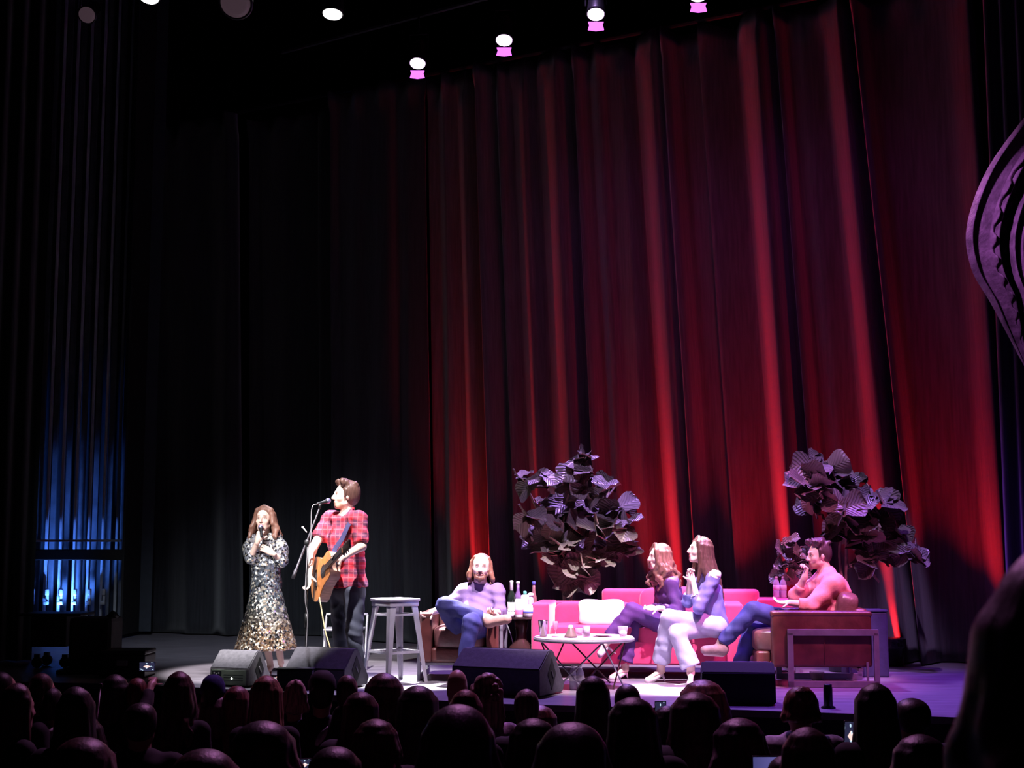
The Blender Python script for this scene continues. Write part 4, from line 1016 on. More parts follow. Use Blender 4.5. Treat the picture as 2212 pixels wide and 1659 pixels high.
# guitar
gd = (P(741, 1190, D - .52) - P(702, 1232, D - .17)).normalized(); gn = V(-.86, -.36, .05); gn = (gn - gd * gn.dot(gd)).normalized(); gs = gd.cross(gn).normalized()
if gs.z < 0: gs = -gs
GC = P(694, 1240, D - .17)
GR = Matrix((gd, gs, gn)).transposed()
def G(u, v, w): return GC + GR @ V(u, v, w)
t = thing('acoustic_guitar', 'tan acoustic guitar with a cutaway held by the plaid-shirted man', 'guitar', GC)
half = [(-.25, 0), (-.248, .06), (-.235, .12), (-.20, .175), (-.14, .203), (-.08, .198), (-.02, .165), (.03, .132), (.07, .125), (.12, .137), (.17, .143), (.215, .125), (.238, .08), (.24, .03)]
outl = [V(u, v, 0) for u, v in half] + [V(u * (1 if u < .15 else .86), -v * (1 if u < .1 else .8), 0) for u, v in half[::-1][:-1]]
outl = [Vector(p) for p in spline(outl + [outl[0]], 4)][:-1]
bm = bmesh.new(); A = [bm.verts.new(G(p.x, p.y, .0)) for p in outl]; B = [bm.verts.new(G(p.x, p.y, -.10)) for p in outl]; n = len(outl)
for i in range(n): bm.faces.new((A[i], A[(i + 1) % n], B[(i + 1) % n], B[i]))
bm.faces.new(B); addp('ribs', bm, M('honey maple', (.85, .50, .38), .25, 0, .25, 12, .0, 1, .01, (1, 1, 6)), t, False)
bm = bmesh.new(); A = [bm.verts.new(G(p.x * 1.012, p.y * 1.012, .004)) for p in outl]; B = [bm.verts.new(G(p.x * 1.012, p.y * 1.012, -.004)) for p in outl]
for i in range(n): bm.faces.new((A[i], A[(i + 1) % n], B[(i + 1) % n], B[i]))
bm.faces.new(A); bm.faces.new(B[::-1]); addp('soundboard', bm, M('amber spruce top', (.62, .23, .07), .22, 0, .25, 8, 0, 1, .01, (1, 8, 1)), t)
bm = bmesh.new(); lathe(bm, [(.05, 0), (.05, .002), (.001, .0021)], G(.06, 0, .0045), 28, GR); addp('sound_hole', bm, m_black, t)
bm = bmesh.new(); lathe(bm, [(.062, 0), (.062, .0012), (.052, .0013)], G(.06, 0, .0045), 28, GR); addp('rosette', bm, m_bronze, t)
bm = bmesh.new(); bx(bm, G(-.11, 0, .01), (.03, .16, .012), .003, GR); addp('bridge', bm, m_dark, t)
bm = bmesh.new(); bx(bm, G(.36, 0, .002), (.34, .05, .026), .009, GR); addp('neck', bm, M('mahogany neck', (.22, .08, .04), .3), t)
bm = bmesh.new(); bx(bm, G(.33, 0, .018), (.40, .052, .007), .001, GR); addp('fingerboard', bm, m_dark, t)
bm = bmesh.new(); bx(bm, G(.60, 0, -.004), (.17, .075, .016), .005, GR); addp('headstock', bm, m_dark, t)
for q in (-1, 1):
    for k in range(3):
        bm = bmesh.new(); tube(bm, [G(.55 + .045 * k, q * .036, -.004), G(.55 + .045 * k, q * .058, -.004)], [.003, .007], 8); addp('tuning_peg', bm, m_steel, t)
bm = bmesh.new()
for k in range(6): tube(bm, [G(-.11, -.02 + .008 * k, .017), G(.53, -.018 + .0072 * k, .024)], .0006, 4)
addp('strings', bm, m_steel, t)
bm = bmesh.new(); st = [G(-.25, 0, -.05), P(735, 1245, D + .17), P(772, 1190, D + .19), P(782, 1130, D + .04), P(770, 1112, D - .1), P(752, 1135, D - .20), P(738, 1165, D - .22), P(722, 1190, D - .22), G(.27, 0, -.05)]
sp_ = spline(st, 8); 
rows = []
for i, p in enumerate(sp_):
    tt = (sp_[min(i + 1, len(sp_) - 1)] - sp_[max(i - 1, 0)]).normalized(); w = V(0, .0, 1) if abs(tt.z) < .6 else V(-.8, .5, 0); w = (w - tt * w.dot(tt)).normalized() * .026; rows.append((bm.verts.new(p + w), bm.verts.new(p - w)))
for i in range(len(rows) - 1): bm.faces.new((rows[i][0], rows[i][1], rows[i + 1][1], rows[i + 1][0]))
o = addp('strap', bm, m_navy, t); md = o.modifiers.new('t', 'SOLIDIFY'); md.thickness = .004
bm = bmesh.new(); cp = spline([P(690, 1290, D - .2), P(695, 1320, D - .25), P(703, 1365, D - .3), P(716, 1412, D - .35), FL(722, 1482) + V(0, 0, .008), FL(690, 1490) + V(0, 0, .008)], 8); tube(bm, cp, .006, 8)
tag(link('guitar_cable', fin(bm, 'cable', True), M('yellow cable sheath', (.75, .60, .32), .45)), 'yellowish instrument cable curving down from the acoustic guitar', 'cable')
# microphone stand
c = P(661, 1400, D - .25); sx_ = c.x; sy_ = c.y
t = thing('microphone_stand', 'black boom microphone stand in front of the plaid-shirted man', 'microphone stand', (sx_, sy_, 0))
top_ = P(664, 1178, D - .25)
bm = bmesh.new(); tube(bm, [V(sx_, sy_, .03), top_], .011, 10); tube(bm, [V(sx_, sy_, .5), V(sx_, sy_, .62)], .017, 10); addp('pole', bm, m_dark, t, True)
for k in range(3):
    a = k * 2.094 + .5; bm = bmesh.new(); tube(bm, [V(sx_, sy_, .12), V(sx_ + .3 * math.cos(a), sy_ + .3 * math.sin(a), .012)], .009, 8); addp('leg', bm, m_dark, t, True)
b0 = P(632, 1250, D - .25); b1 = P(690, 1098, D - .25)
bm = bmesh.new(); tube(bm, [b0, b0.lerp(b1, .12), b0.lerp(b1, .121), b0.lerp(b1, .45), b0.lerp(b1, .46), b1], [.016, .016, .010, .010, .008, .008], 10); addp('boom', bm, M('grey boom tube', (.07, .065, .08), .4, .4), t, True)
bm = bmesh.new(); puff(bm, P(663, 1172, D - .25), (.05, .045, .05), .7); addp('clutch', bm, m_dark, t, True)
bm = bmesh.new(); tube(bm, [P(663, 1150, D - .27), P(655, 1140, D - .27)], .006, 6); puff(bm, P(654, 1139, D - .27), (.022, .02, .022), 1); addp('knob', bm, m_cap, t, True)
bm = bmesh.new(); tube(bm, [b1, P(692, 1088, D - .25)], .012, 8); addp('clip', bm, m_dark, t, True)
def mic(a, b, label, m_h):
    """a cable end, b centre of the ball"""
    t = thing('microphone', label, 'microphone', a); d = (b - a).normalized(); R_ = d.to_track_quat('Z', 'Y').to_matrix(); L0 = (b - a).length
    bm = bmesh.new(); lathe(bm, [(.010, 0), (.0115, .01), (.015, L0 * .6), (.02, L0 - .03), (.021, L0 - .02)], a, 18, R_); addp('handle', bm, m_h, t, True)
    bm = bmesh.new(); lathe(bm, [(.018, L0 - .022), (.024, L0 - .012), (.025, L0 - .002), (.021, L0 + .014), (.01, L0 + .024)], a, 18, R_); addp('grille', bm, M('mesh steel', (.35, .32, .6), .35, .8, .2, 60, .6, 400, .002), t, True)
    return t
mic(P(684, 1089, D - .25), P(709, 1082, D - .17), 'microphone on the boom stand at the guitarist\'s mouth', m_dark)
bm = bmesh.new(); cp = spline([P(684, 1089, D - .25), P(677, 1091, D - .25), P(673, 1102, D - .26), P(672, 1130, D - .26), P(671, 1165, D - .27), P(664, 1200, D - .27), P(659, 1290, D - .28), P(664, 1330, D - .28), P(661, 1400, D - .28), FL(655, 1484) + V(0, 0, .006)], 8); tube(bm, cp, .0045, 6)
tag(link('microphone_cable', fin(bm, 'cable', True), M('grey cable', (.25, .24, .26), .5)), 'thin grey cable looping down beside the boom stand', 'cable')

# ---- the singer
D = 13.45; hc = P(571, 1122, D - .03); R = frame((-.18, -1, .06)); z = .98
N = P(571, 1151, D); SR = P(547, 1166, D); SL = P(596, 1164, D); C = P(572, 1185, D + .01); W_ = P(574, 1222, D); H = P(575, 1262, D)
ER = P(541, 1208, D - .09); WR = P(557, 1168, D - .22); EL = P(610, 1212, D - .07); WL = P(588, 1195, D - .20)
s = Sdf(); head_sdf(s, hc, R, z, jaw=.93); s.rc(hc + R @ V(0, -.03, -.05), N, .045, .05, .03)
torso_sdf(s, N, C, W_, H, SL, SR, -.025, .05)
s.chain([SL, EL, WL], [.04, .034, .022]); s.chain([SR, ER, WR], [.04, .034, .022])
HL = P(586, 1275, D); HR = P(562, 1275, D); KL = P(596, 1352, D - .06); KR = P(570, 1352, D + .05); AL = P(607, 1432, D - .05); AR = P(584, 1436, D + .12)
s.chain([HL, KL, AL], [.075, .048, .03]); s.chain([HR, KR, AR], [.075, .048, .03])
for A, x in ((AL, .02), (AR, -.03)): s.rc(V(A.x, A.y, .07), V(A.x + x, A.y - .15, .022), .028, .022, .02)
hand_sdf(s, WR, P(563, 1148, D - .22) - WR, V(-.35, .2, 1) * -1 + V(-.7, -.3, 0), 1, 1.05, .9); hand_sdf(s, WL, P(566, 1182, D - .20) - WL, V(0, -1, .3), 1, .35, .9)
sg = person('long-haired woman singing in a sequin dress that shades from silver to gold', (P(572, 1200, D).x, D, 0), s, R, hc, face_spots(hc, R, z, (.6, .14, .16)))
s = Sdf(); cap_sdf(s, hc, R, z, .004, -.022, .05)
locks(s, hc, R, z, (0, .05, -1), 24, -1.9, 1.9, .235, .024, 8, .026, .011, spread=2.6)
for q in (-1, 1): s.chain([hc + R @ V(q * .01, .02, .122), hc + R @ V(q * .068, .02, .085), hc + R @ V(q * .092, .0, .0), hc + R @ V(q * .115, .0, -.08), hc + R @ V(q * .13, .03, -.17)], [.016, .02, .022, .026, .016], .012)
part('hair', s.mesh('hair', .007, None, 1), hair_mat('light brown wavy hair', (.19, .09, .065)), sg)
t = NT('sequins'); co = t.coord('Object'); vo = t.new('ShaderNodeTexVoronoi'); vo.inputs['Scale'].default_value = 62; t.link(co, vo.inputs['Vector'])
vo2 = t.new('ShaderNodeTexVoronoi'); vo2.inputs['Scale'].default_value = 22; t.link(co, vo2.inputs['Vector'])
sx = t.new('ShaderNodeSeparateXYZ'); t.link(co, sx.inputs[0])
zz = t.math('DIVIDE', sx.outputs[2], 1.45)
g = t.ramp(t.math('ADD', zz, t.math('MULTIPLY', t.noise(co, 6), .12)), [(.10, (.42, .22, .12)), (.36, (.38, .27, .17)), (.52, (.20, .25, .27)), (.75, (.28, .32, .40)), (.95, (.7, .72, .8))])
sc = t.new('ShaderNodeSeparateColor'); t.link(vo.outputs['Color'], sc.inputs[0]); sc2 = t.new('ShaderNodeSeparateColor'); t.link(vo2.outputs['Color'], sc2.inputs[0])
g1 = t.mix(t.math('GREATER_THAN', sc.outputs[0], .70), g, (.95, .9, .75)); g2_ = t.mix(t.math('LESS_THAN', sc.outputs[1], .22), g1, (.05, .05, .06))
t.base(g2_); t.b.inputs['Metallic'].default_value = .75; t.b.inputs['Roughness'].default_value = .3
geo = t.new('ShaderNodeNewGeometry'); vm = t.new('ShaderNodeVectorMath', operation='SUBTRACT'); t.link(vo.outputs['Color'], vm.inputs[0]); vm.inputs[1].default_value = (.5, .5, .5)
vs = t.new('ShaderNodeVectorMath', operation='SCALE'); t.link(vm.outputs[0], vs.inputs[0]); vs.inputs['Scale'].default_value = 1.0
va = t.new('ShaderNodeVectorMath', operation='ADD'); t.link(geo.outputs['Normal'], va.inputs[0]); t.link(vs.outputs[0], va.inputs[1])
vn = t.new('ShaderNodeVectorMath', operation='NORMALIZE'); t.link(va.outputs[0], vn.inputs[0]); t.link(vn.outputs[0], t.b.inputs['Normal']); m_seq = t.m
s = Sdf(); torso_sdf(s, N, C, W_, H, SL, SR, -.008, .052, k=.04)
s.rc(SL, SL.lerp(EL, .5), .062, .085, .03); s.rc(SL.lerp(EL, .5), EL.lerp(WL, .12) - V(0, 0, .01), .085, .066, .04); s.rc(SR, SR.lerp(ER, .5), .06, .082, .03); s.rc(SR.lerp(ER, .5), ER.lerp(WR, .1) - V(0, 0, .01), .082, .062, .04)
hem = P(577, 1404, D); 
s.rc(W_, H, .095, .135, .03); n = 13
s.rc(H, hem, .125, .205, .03, False, 'b')
for i in range(n):
    a = 2 * PI * i / n + .2; r1 = .10; r2 = .205 + .025 * math.sin(i * 2.3); s.rc(H + V(r1 * math.cos(a) * .8, r1 * math.sin(a) * .7, -.05), hem + V(r2 * math.cos(a) * 1.08, r2 * math.sin(a) * .9, .01 * math.sin(i * 4)), .05, .068, .035)
s.cut(hem + V(0, 0, .0), V(.04, 0, -1)); s.cutsphere(N + V(0, -.08, -.03), V(0, -.5, 1), .075)
part('dress', s.mesh('dress', .009, (.005, 36, 2), 1), m_seq, sg)
for A, x in ((AL, .02), (AR, -.03)):
    bm = bmesh.new(); tube(bm, [V(A.x, A.y + .03, .07), V(A.x, A.y + .04, .004)], [.012, .006], 8); bx(bm, (A.x + x * .6, A.y - .09, .010), (.062, .15, .012), .004); bx(bm, (A.x + x, A.y - .125, .035), (.07, .03, .03), .01); part('sandal', fin(bm, 'sandal'), m_tan, sg)
mic(P(565, 1160, D - .27), P(563, 1139, D - .165), 'handheld microphone the sequin-dressed singer holds to her mouth', m_dark)

# ---- bearded man in the leather armchair
D = 13.15; hc = P(1039, 1226, D + .02); R = frame((-.03, -1, .02), (.08, 0, 1)); z = 1.04
N = P(1037, 1262, D + .07); SR = P(1003, 1277, D + .1); SL = P(1074, 1278, D + .04); C = P(1033, 1300, D + .1); W_ = P(1022, 1338, D); H = P(1012, 1362, D - .06)
ER = P(962, 1312, D + .0); WR = P(934, 1322, D - .18); EL = P(1081, 1325, D - .05); WL = P(1066, 1322, D - .28)
s = Sdf(); head_sdf(s, hc, R, z); s.rc(hc + R @ V(0, -.03, -.05), N, .056, .06, .03)
torso_sdf(s, N, C, W_, H, SL, SR, -.01)
s.chain([SL, EL, WL], [.05, .042, .028]); s.chain([SR, ER, WR], [.05, .042, .028])
HL = P(1035, 1362, D - .1); HR = P(995, 1360, D - .1)
KR = P(962, 1308, D - .42); AR = P(1052, 1336, D - .40); KL = P(1018, 1345, D - .52); AL = P(1004, 1425, D - .50)
s.chain([HR, KR, AR], [.085, .062, .036]); s.chain([HL, KL, AL], [.085, .062, .036])
hand_sdf(s, WL, P(1052, 1330, D - .5) - WL, V(0, -.4, .9), -1, .55, 1.0, .2); hand_sdf(s, WR, V(-.8, -.4, -.5), V(-.3, -.2, .9), -1, .8, 1.0)
bd = (.30, .15, .10)
bt = person('bearded long-haired man in a mauve sweater, ankle on knee, in the leather armchair', (P(1012, 1350, D).x, D, 0), s, R, hc, face_spots(hc, R, z, beard=bd))
s = Sdf(); cap_sdf(s, hc, R, z, -.001, -.032, .047)
locks(s, hc, R, z, (0, .03, -1), 16, -1.6, 1.6, .14, .012, 4, .022, .014, spread=1.3)
for q in (-1, 1): s.chain([hc + R @ V(q * .02, -.005, .122), hc + R @ V(q * .066, .0, .09), hc + R @ V(q * .088, -.01, .02), hc + R @ V(q * .098, -.005, -.05), hc + R @ V(q * (.10 if q > 0 else .118), .0, -.095)], [.010, .014, .016, .022, .022], .012)
part('hair', s.mesh('hair', .007, None, 1), hair_mat('auburn hair', (.25, .11, .075)), bt)
s = Sdf(); s.rc(hc + R @ V(-.03, .07, -.1), hc + R @ V(.03, .07, -.1), .022, .022, .02); s.rc(hc + R @ V(0, .075, -.1), hc + R @ V(0, .075, -.125), .022, .016, .02)
s.rc(hc + R @ V(-.028, .09, -.049), hc + R @ V(.028, .09, -.049), .0075, .0075, .005); s.rc(hc + R @ V(-.055, .03, -.06), hc + R @ V(-.03, .07, -.09), .014, .018, .015); s.rc(hc + R @ V(.055, .03, -.06), hc + R @ V(.03, .07, -.09), .014, .018, .015)
part('beard', s.mesh('beard', .006, None, 1), hair_mat('auburn beard', (.16, .07, .05)), bt)
s = Sdf(); torso_sdf(s, N, C, W_, H, SL, SR, .018, .068); s.rc(SL, EL, .068, .06, .04); s.rc(EL, EL.lerp(WL, .45), .06, .05, .02, False, 'b'); s.rc(SR, ER, .068, .058, .04); s.rc(ER, ER.lerp(WR, .35), .058, .05, .02, False, 'b')
s.cutsphere(N + V(0, -.05, .01), V(0, -.4, 1), .085)
part('sweater', s.mesh('sweater', .008, (.006, 34, 5), 1), cloth('mauve sweater', (.21, .14, .29)), bt)
s = Sdf(); s.rc(N + V(-.045, .02, .02), N + V(0, -.055, -.015), .014, .014, .01); s.rc(N + V(.045, .02, .02), N + V(0, -.055, -.015), .014, .014, .01); part('neckband', s.mesh('neck', .006), cloth('mauve ribbing', (.38, .28, .42)), bt)
s = Sdf(); s.rc(HL, HR, .11, .11, .03); s.rc(HR, KR, .105, .082, .02); s.rc(KR, AR.lerp(KR, .12), .08, .058, .02, False, 'b'); s.rc(HL, KL, .105, .08, .02); s.rc(KL, AL, .08, .062, .02, False, 'b')
part('jeans', s.mesh('jeans', .009, (.006, 33, 2), 1), m_denim, bt)
for A, d in ((AR, V(.16, -.10, .03)), (AL, V(-.02, -.24, -.02))):
    s = Sdf(); a0 = A + V(.02, 0, -.03) if A is AR else V(A.x, A.y, .06); s.rc(A, a0, .045, .048, .02)
    d2 = d if A is AR else V(-.02, -.2, -.018); s.rc(a0, a0 + d2, .05, .042, .03)
    if A is not AR: s.cut(V(0, 0, .004), V(0, 0, -1))
    part('boot', s.mesh('boot', .008), m_tan, bt)

# ---- woman in the plum suit
D = 13.28; hc = P(1424, 1204, D - .02); R = frame((-1, -.22, .04)); z = .98
N = P(1440, 1242, D); SL = P(1452, 1262, D - .17); SR = P(1430, 1258, D + .17); C = P(1445, 1285, D); W_ = P(1452, 1325, D); H = P(1458, 1356, D)
EL = P(1462, 1318, D - .22); WL = P(1422, 1314, D - .30); ER = P(1425, 1320, D + .12); WR = P(1406, 1312, D - .18)
s = Sdf(); head_sdf(s, hc, R, z, jaw=.93); s.rc(hc + R @ V(0, -.03, -.05), N, .045, .052, .03)
torso_sdf(s, N, C, W_, H, SL, SR, -.02, .055)
s.chain([SL, EL, WL], [.042, .036, .024]); s.chain([SR, ER, WR], [.042, .036, .024])
HL = P(1457, 1362, D - .09); HR = P(1457, 1362, D + .09)
KL = P(1366, 1318, D - .20); AL = P(1318, 1378, D - .22); KR = P(1374, 1345, D - .02); AR = P(1350, 1434, D - .06)
s.chain([HL, KL, AL], [.08, .052, .032]); s.chain([HR, KR, AR], [.08, .052, .032])
s.rc(AL, P(1308, 1392, D - .22), .032, .03); s.rc(P(1308, 1390, D - .22), P(1296, 1408, D - .24), .026, .018); s.rc(AR, V(AR.x, AR.y, .08), .03, .03); s.rc(V(AR.x, AR.y, .085), V(AR.x - .13, AR.y - .06, .026), .027, .02)
hand_sdf(s, WL, V(-1, -.05, -.12), V(-.1, -.3, 1), -1, .4, .9); hand_sdf(s, WR, V(-1, -.3, -.15), V(0, -.1, 1), 1, .4, .9)
pw = person('wavy-haired woman in a plum trouser suit, legs crossed, beside the white pillow', (P(1455, 1350, D).x, D, 0), s, R, hc, face_spots(hc, R, z, (.6, .12, .16)))
s = Sdf(); cap_sdf(s, hc, R, z, .006, -.025, .05); locks(s, hc, R, z, (.12, 0, -1), 24, -2.3, 2.3, .30, .042, 12, .028, .013, spread=1.8)
s.chain([hc + R @ V(.02, .04, .12), hc + R @ V(.07, .05, .06), hc + R @ V(.085, .03, -.02), hc + R @ V(.09, .01, -.10), hc + R @ V(.09, .03, -.2)], [.018, .022, .024, .024, .015], .012); s.chain([hc + R @ V(-.02, .04, .12), hc + R @ V(-.07, .05, .06), hc + R @ V(-.085, .03, -.02), hc + R @ V(-.09, .01, -.10), hc + R @ V(-.085, .03, -.2)], [.018, .022, .024, .024, .015], .012)
part('hair', s.mesh('hair', .007, None, 1), hair_mat('honey brown hair', (.19, .085, .07)), pw)
m_plum = cloth('plum suiting', (.09, .03, .16), .6, .25)
s = Sdf(); torso_sdf(s, N, C, W_, H, SL, SR, .006, .06); s.rc(SL, EL, .066, .056, .03); s.rc(EL, EL.lerp(WL, .72), .056, .046, .02, False, 'b'); s.rc(SR, ER, .064, .054, .03); s.rc(ER, ER.lerp(WR, .72), .054, .046, .02, False, 'b')
s.cutsphere(N + V(-.07, -.02, -.03), V(-.8, 0, .5), .10)
s.rc(H + V(-.02, -.06, .01), H + V(-.03, .06, .01), .115, .115, .04)
part('blazer', s.mesh('blazer', .008, (.010, 32, 3), 1), m_plum, pw)
s = Sdf(); f = V(-1, -.15, 0)
for q in (-1, 1): s.rc(N + V(.01, q * .05, .015), C + f * .10 + V(0, q * .035, -.02), .02, .014, .01)
part('lapel', s.mesh('lapel', .006), m_plum, pw)
s = Sdf(); s.rc(N + f * .035 - V(0, 0, .03), W_ + f * .075, .045, .05, .02); part('blouse', s.mesh('blouse', .008, None, 1), m_white, pw)
s = Sdf(); s.rc(HL, HR, .105, .105, .03); s.rc(HL, KL, .098, .072, .02); s.rc(KL, AL, .07, .075, .02, False, 'b'); s.rc(HR, KR, .098, .072, .02); s.rc(KR, AR + V(0, 0, .02), .07, .085, .02, False, 'b')
part('trousers', s.mesh('trousers', .009, (.006, 30, 6), 1), m_plum, pw)
m_heel = M('pearly leather', (.75, .60, .66), .35)
def heel(toe, hl, gnd, par, mat=None):
    """a stiletto: hl heel point, toe tip, gnd heel tip"""
    bm = bmesh.new(); mid = hl.lerp(toe, .55) + V(0, 0, -.01); up = V(0, 0, .0)
    tube(bm, spline([hl + V(0, 0, -.012), mid + V(0, 0, -.018), toe + V(0, 0, -.012)], 4), [.020, .022, .024, .026, .028, .032, .034, .030, .014], 8)
    tube(bm, [hl + V(0, 0, -.015), gnd], [.015, .005], 8); par_ = part('heeled_shoe', fin(bm, 'shoe', True), mat or m_heel, par)
    bm = bmesh.new(); a = hl + V(0, 0, .065); tube(bm, [a + V(.036 * math.cos(k * PI / 6), .036 * math.sin(k * PI / 6), .004 * math.sin(k)) for k in range(13)], .006, 6); part('ankle_strap', fin(bm, 'strap', True), mat or m_heel, par)
heel(P(1291, 1412, D - .25), P(1312, 1394, D - .22), P(1330, 1412, D - .21), pw); heel(V(AR.x - .15, AR.y - .07, .024), V(AR.x + .01, AR.y, .075), V(AR.x + .025, AR.y + .01, .003), pw)

# ---- woman with long straight hair
D = 12.92; hc = P(1511, 1190, D); R = frame((-1, -.18, .20)); z = .98
N = P(1525, 1228, D + .01); SL = P(1540, 1250, D - .16); SR = P(1520, 1247, D + .17); C = P(1532, 1278, D); W_ = P(1538, 1318, D); H = P(1545, 1348, D)
EL = P(1510, 1312, D - .22); WL = P(1497, 1256, D - .12); ER = P(1486, 1300, D + .13); WR = P(1490, 1254, D + .04)
s = Sdf(); head_sdf(s, hc, R, z, jaw=.93); s.rc(hc + R @ V(0, -.03, -.05), N, .045, .052, .03)
torso_sdf(s, N, C, W_, H, SL, SR, -.02, .055)
s.chain([SL, EL, WL], [.042, .036, .023]); s.chain([SR, ER, WR], [.042, .036, .023])
HL = P(1546, 1352, D - .09); HR = P(1546, 1352, D + .09)
KL = P(1446, 1338, D - .16); AL = P(1423, 1430, D - .2); KR = P(1462, 1375, D - .02); AR = P(1497, 1440, D - .08)
KL, AL, KR, AR = P(1444, 1334, D - .17), P(1428, 1436, D - .02), P(1462, 1368, D - .24), P(1492, 1442, D - .26)
s.chain([HL, KL, AL], [.082, .053, .032]); s.chain([HR, KR, AR], [.082, .053, .032])
s.rc(V(AL.x, AL.y, .1), V(AL.x - .12, AL.y - .05, .03), .028, .02); s.rc(AL, V(AL.x, AL.y, .1), .03, .03); s.rc(AR, V(AR.x, AR.y, .1), .03, .03); s.rc(V(AR.x, AR.y, .1), V(AR.x - .02, AR.y - .13, .03), .028, .02)
hand_sdf(s, WL, V(-.25, .25, 1), V(.2, -1, .1), -1, .75, .9); hand_sdf(s, WR, V(-.1, -.2, 1), V(-.6, .6, 0), 1, .5, .9)
rw = person('woman with long straight hair, clasped hands, lilac top and pale jeans on the sofa', (P(1545, 1350, D).x, D, 0), s, R, hc, face_spots(hc, R, z, (.6, .12, .16)))
s = Sdf(); cap_sdf(s, hc, R, z, .006, -.022, .05); locks(s, hc, R, z, (.22, 0, -1), 30, -2.0, 2.0, .42, .006, 21, .026, .012, spread=1.2, segs=8)
for q in (-1, 1): s.chain([hc + R @ V(q * .015, .03, .125), hc + R @ V(q * .065, .04, .07), hc + R @ V(q * .082, .015, -.02), hc + R @ V(q * .085, -.01, -.14), hc + R @ V(q * .08, -.01, -.28)], [.016, .022, .024, .024, .014], .012)
part('hair', s.mesh('hair', .007, None, 1), hair_mat('long brown hair', (.085, .038, .034)), rw)
m_lil = cloth('lilac ribbed knit', (.19, .17, .45), .5, .15)
s = Sdf(); torso_sdf(s, N - V(0, 0, .03), C, W_, H, SL, SR, .0, .058); s.rc(SL, EL, .062, .056, .03); s.rc(EL, EL.lerp(WL, .4), .056, .046, .02, False, 'b'); s.rc(SR, ER, .060, .054, .03); s.rc(ER, ER.lerp(WR, .4), .054, .046, .02, False, 'b')
s.cutsphere(N + V(-.06, -.02, -.02), V(-.6, 0, .8), .10)
part('top', s.mesh('top', .008, (.005, 36, 1), 1), m_lil, rw)
s = Sdf(); s.rc(SL + V(.01, -.02, .03), SL + V(.03, .02, .03), .05, .05, .02); s.rc(EL.lerp(WL, .4), EL.lerp(WL, .43), .058, .058, .01, False, 'ab'); part('ruffle', s.mesh('ruffle', .007, (.005, 80, 2), 1), m_white, rw)
m_pale = cloth('pale lilac jeans', (.50, .48, .66), .4, .12)
s = Sdf(); s.rc(HL, HR, .105, .105, .03); s.rc(HL, KL, .098, .073, .02); s.rc(KL, AL + V(0, 0, .03), .068, .082, .02, False, 'b'); s.rc(HR, KR, .098, .073, .02); s.rc(KR, AR + V(0, 0, .01), .068, .088, .02, False, 'b')
part('jeans', s.mesh('jeans', .009, (.005, 32, 3), 1), m_pale, rw)
heel(V(AL.x - .15, AL.y - .06, .028), V(AL.x + .01, AL.y, .09), V(AL.x + .035, AL.y + .01, .003), rw); heel(V(AR.x - .03, AR.y - .16, .028), V(AR.x, AR.y + .01, .09), V(AR.x + .01, AR.y + .035, .003), rw)

# ---- man in salmon
D = 12.86; hc = P(1768, 1200, D + .02); R = frame((-.95, -.18, -.06), (.12, 0, 1)); z = 1.02
N = P(1784, 1240, D + .02); SL = P(1800, 1262, D - .17); SR = P(1774, 1258, D + .18); C = P(1795, 1280, D); W_ = P(1792, 1315, D); H = P(1790, 1350, D)
EL = P(1752, 1308, D - .25); WL = P(1706, 1302, D - .22); ER = P(1718, 1288, D + .06); WR = P(1738, 1247, D - .03)
s = Sdf(); head_sdf(s, hc, R, z); s.rc(hc + R @ V(0, -.03, -.05), N, .056, .062, .03)
torso_sdf(s, N, C, W_, H, SL, SR, -.01)
s.chain([SL, EL, WL], [.05, .042, .028]); s.chain([SR, ER, WR], [.05, .042, .028])
HL = P(1786, 1368, D - .1); HR = P(1786, 1368, D + .1)
KR = P(1622, 1322, D - .12); AR = P(1556, 1392, D - .10); KL = P(1618, 1358, D - .2); AL = P(1594, 1432, D - .22)
KL, AL, KR, AR = P(1628, 1318, D - .18), P(1560, 1388, D - .14), P(1626, 1352, D + .04), P(1598, 1436, D + .02)
s.chain([HR, KR, AR], [.085, .062, .038]); s.chain([HL, KL, AL], [.085, .062, .038])
hand_sdf(s, WL, V(-1, 0, .02), V(0, -.2, 1), -1, .35, 1.0); hand_sdf(s, WR, V(.25, -.05, 1), V(-1, -.1, .2), -1, 1.0, 1.0)
rm = person('man in a salmon overshirt and blue jeans, chin on hand, in a leather armchair', (P(1790, 1350, D).x, D, 0), s, R, hc, face_spots(hc, R, z, beard=(.42, .22, .17)))
s = Sdf(); cap_sdf(s, hc, R, z, .003, -.03, .053); L_ = lambda x, y, zz: hc + R @ V(x * z, y * z, zz * z)
for i in range(34):
    x = rn.uniform(-.07, .07); y = rn.uniform(-.09, .065); p = L_(x, y, .10); s.chain([p, L_(x * 1.05, y + rn.uniform(-.02, .03), .135 - x * x * 4 - max(0, -y - .03) * .3), L_(x + rn.uniform(-.02, .02), y + rn.uniform(-.02, .03), .15 - x * x * 5 - max(0, -y - .03) * .5)], [.02, .018, .012], .008)
for q in (-1, 1): s.rc(L_(q * .072, .012, .05), L_(q * .076, .02, -.01), .014, .008, .01)
part('hair', s.mesh('hair', .007, None, 1), hair_mat('dark brown curls', (.07, .035, .045)), rm)
m_salm = cloth('salmon cotton twill', (.85, .33, .32), .7, .12)
s = Sdf(); torso_sdf(s, N, C, W_, H, SL, SR, .05, .075); s.rc(SL, EL, .09, .068, .04); s.rc(EL, EL.lerp(WL, .55), .068, .05, .02, False, 'b'); s.rc(SR, ER, .076, .066, .04); s.rc(ER, ER.lerp(WR, .55), .062, .05, .02, False, 'b')
s.cutsphere(N + V(-.08, -.02, -.01), V(-.7, 0, .5), .09)
part('overshirt', s.mesh('overshirt', .008, (.007, 30, 1), 1), m_salm, rm)
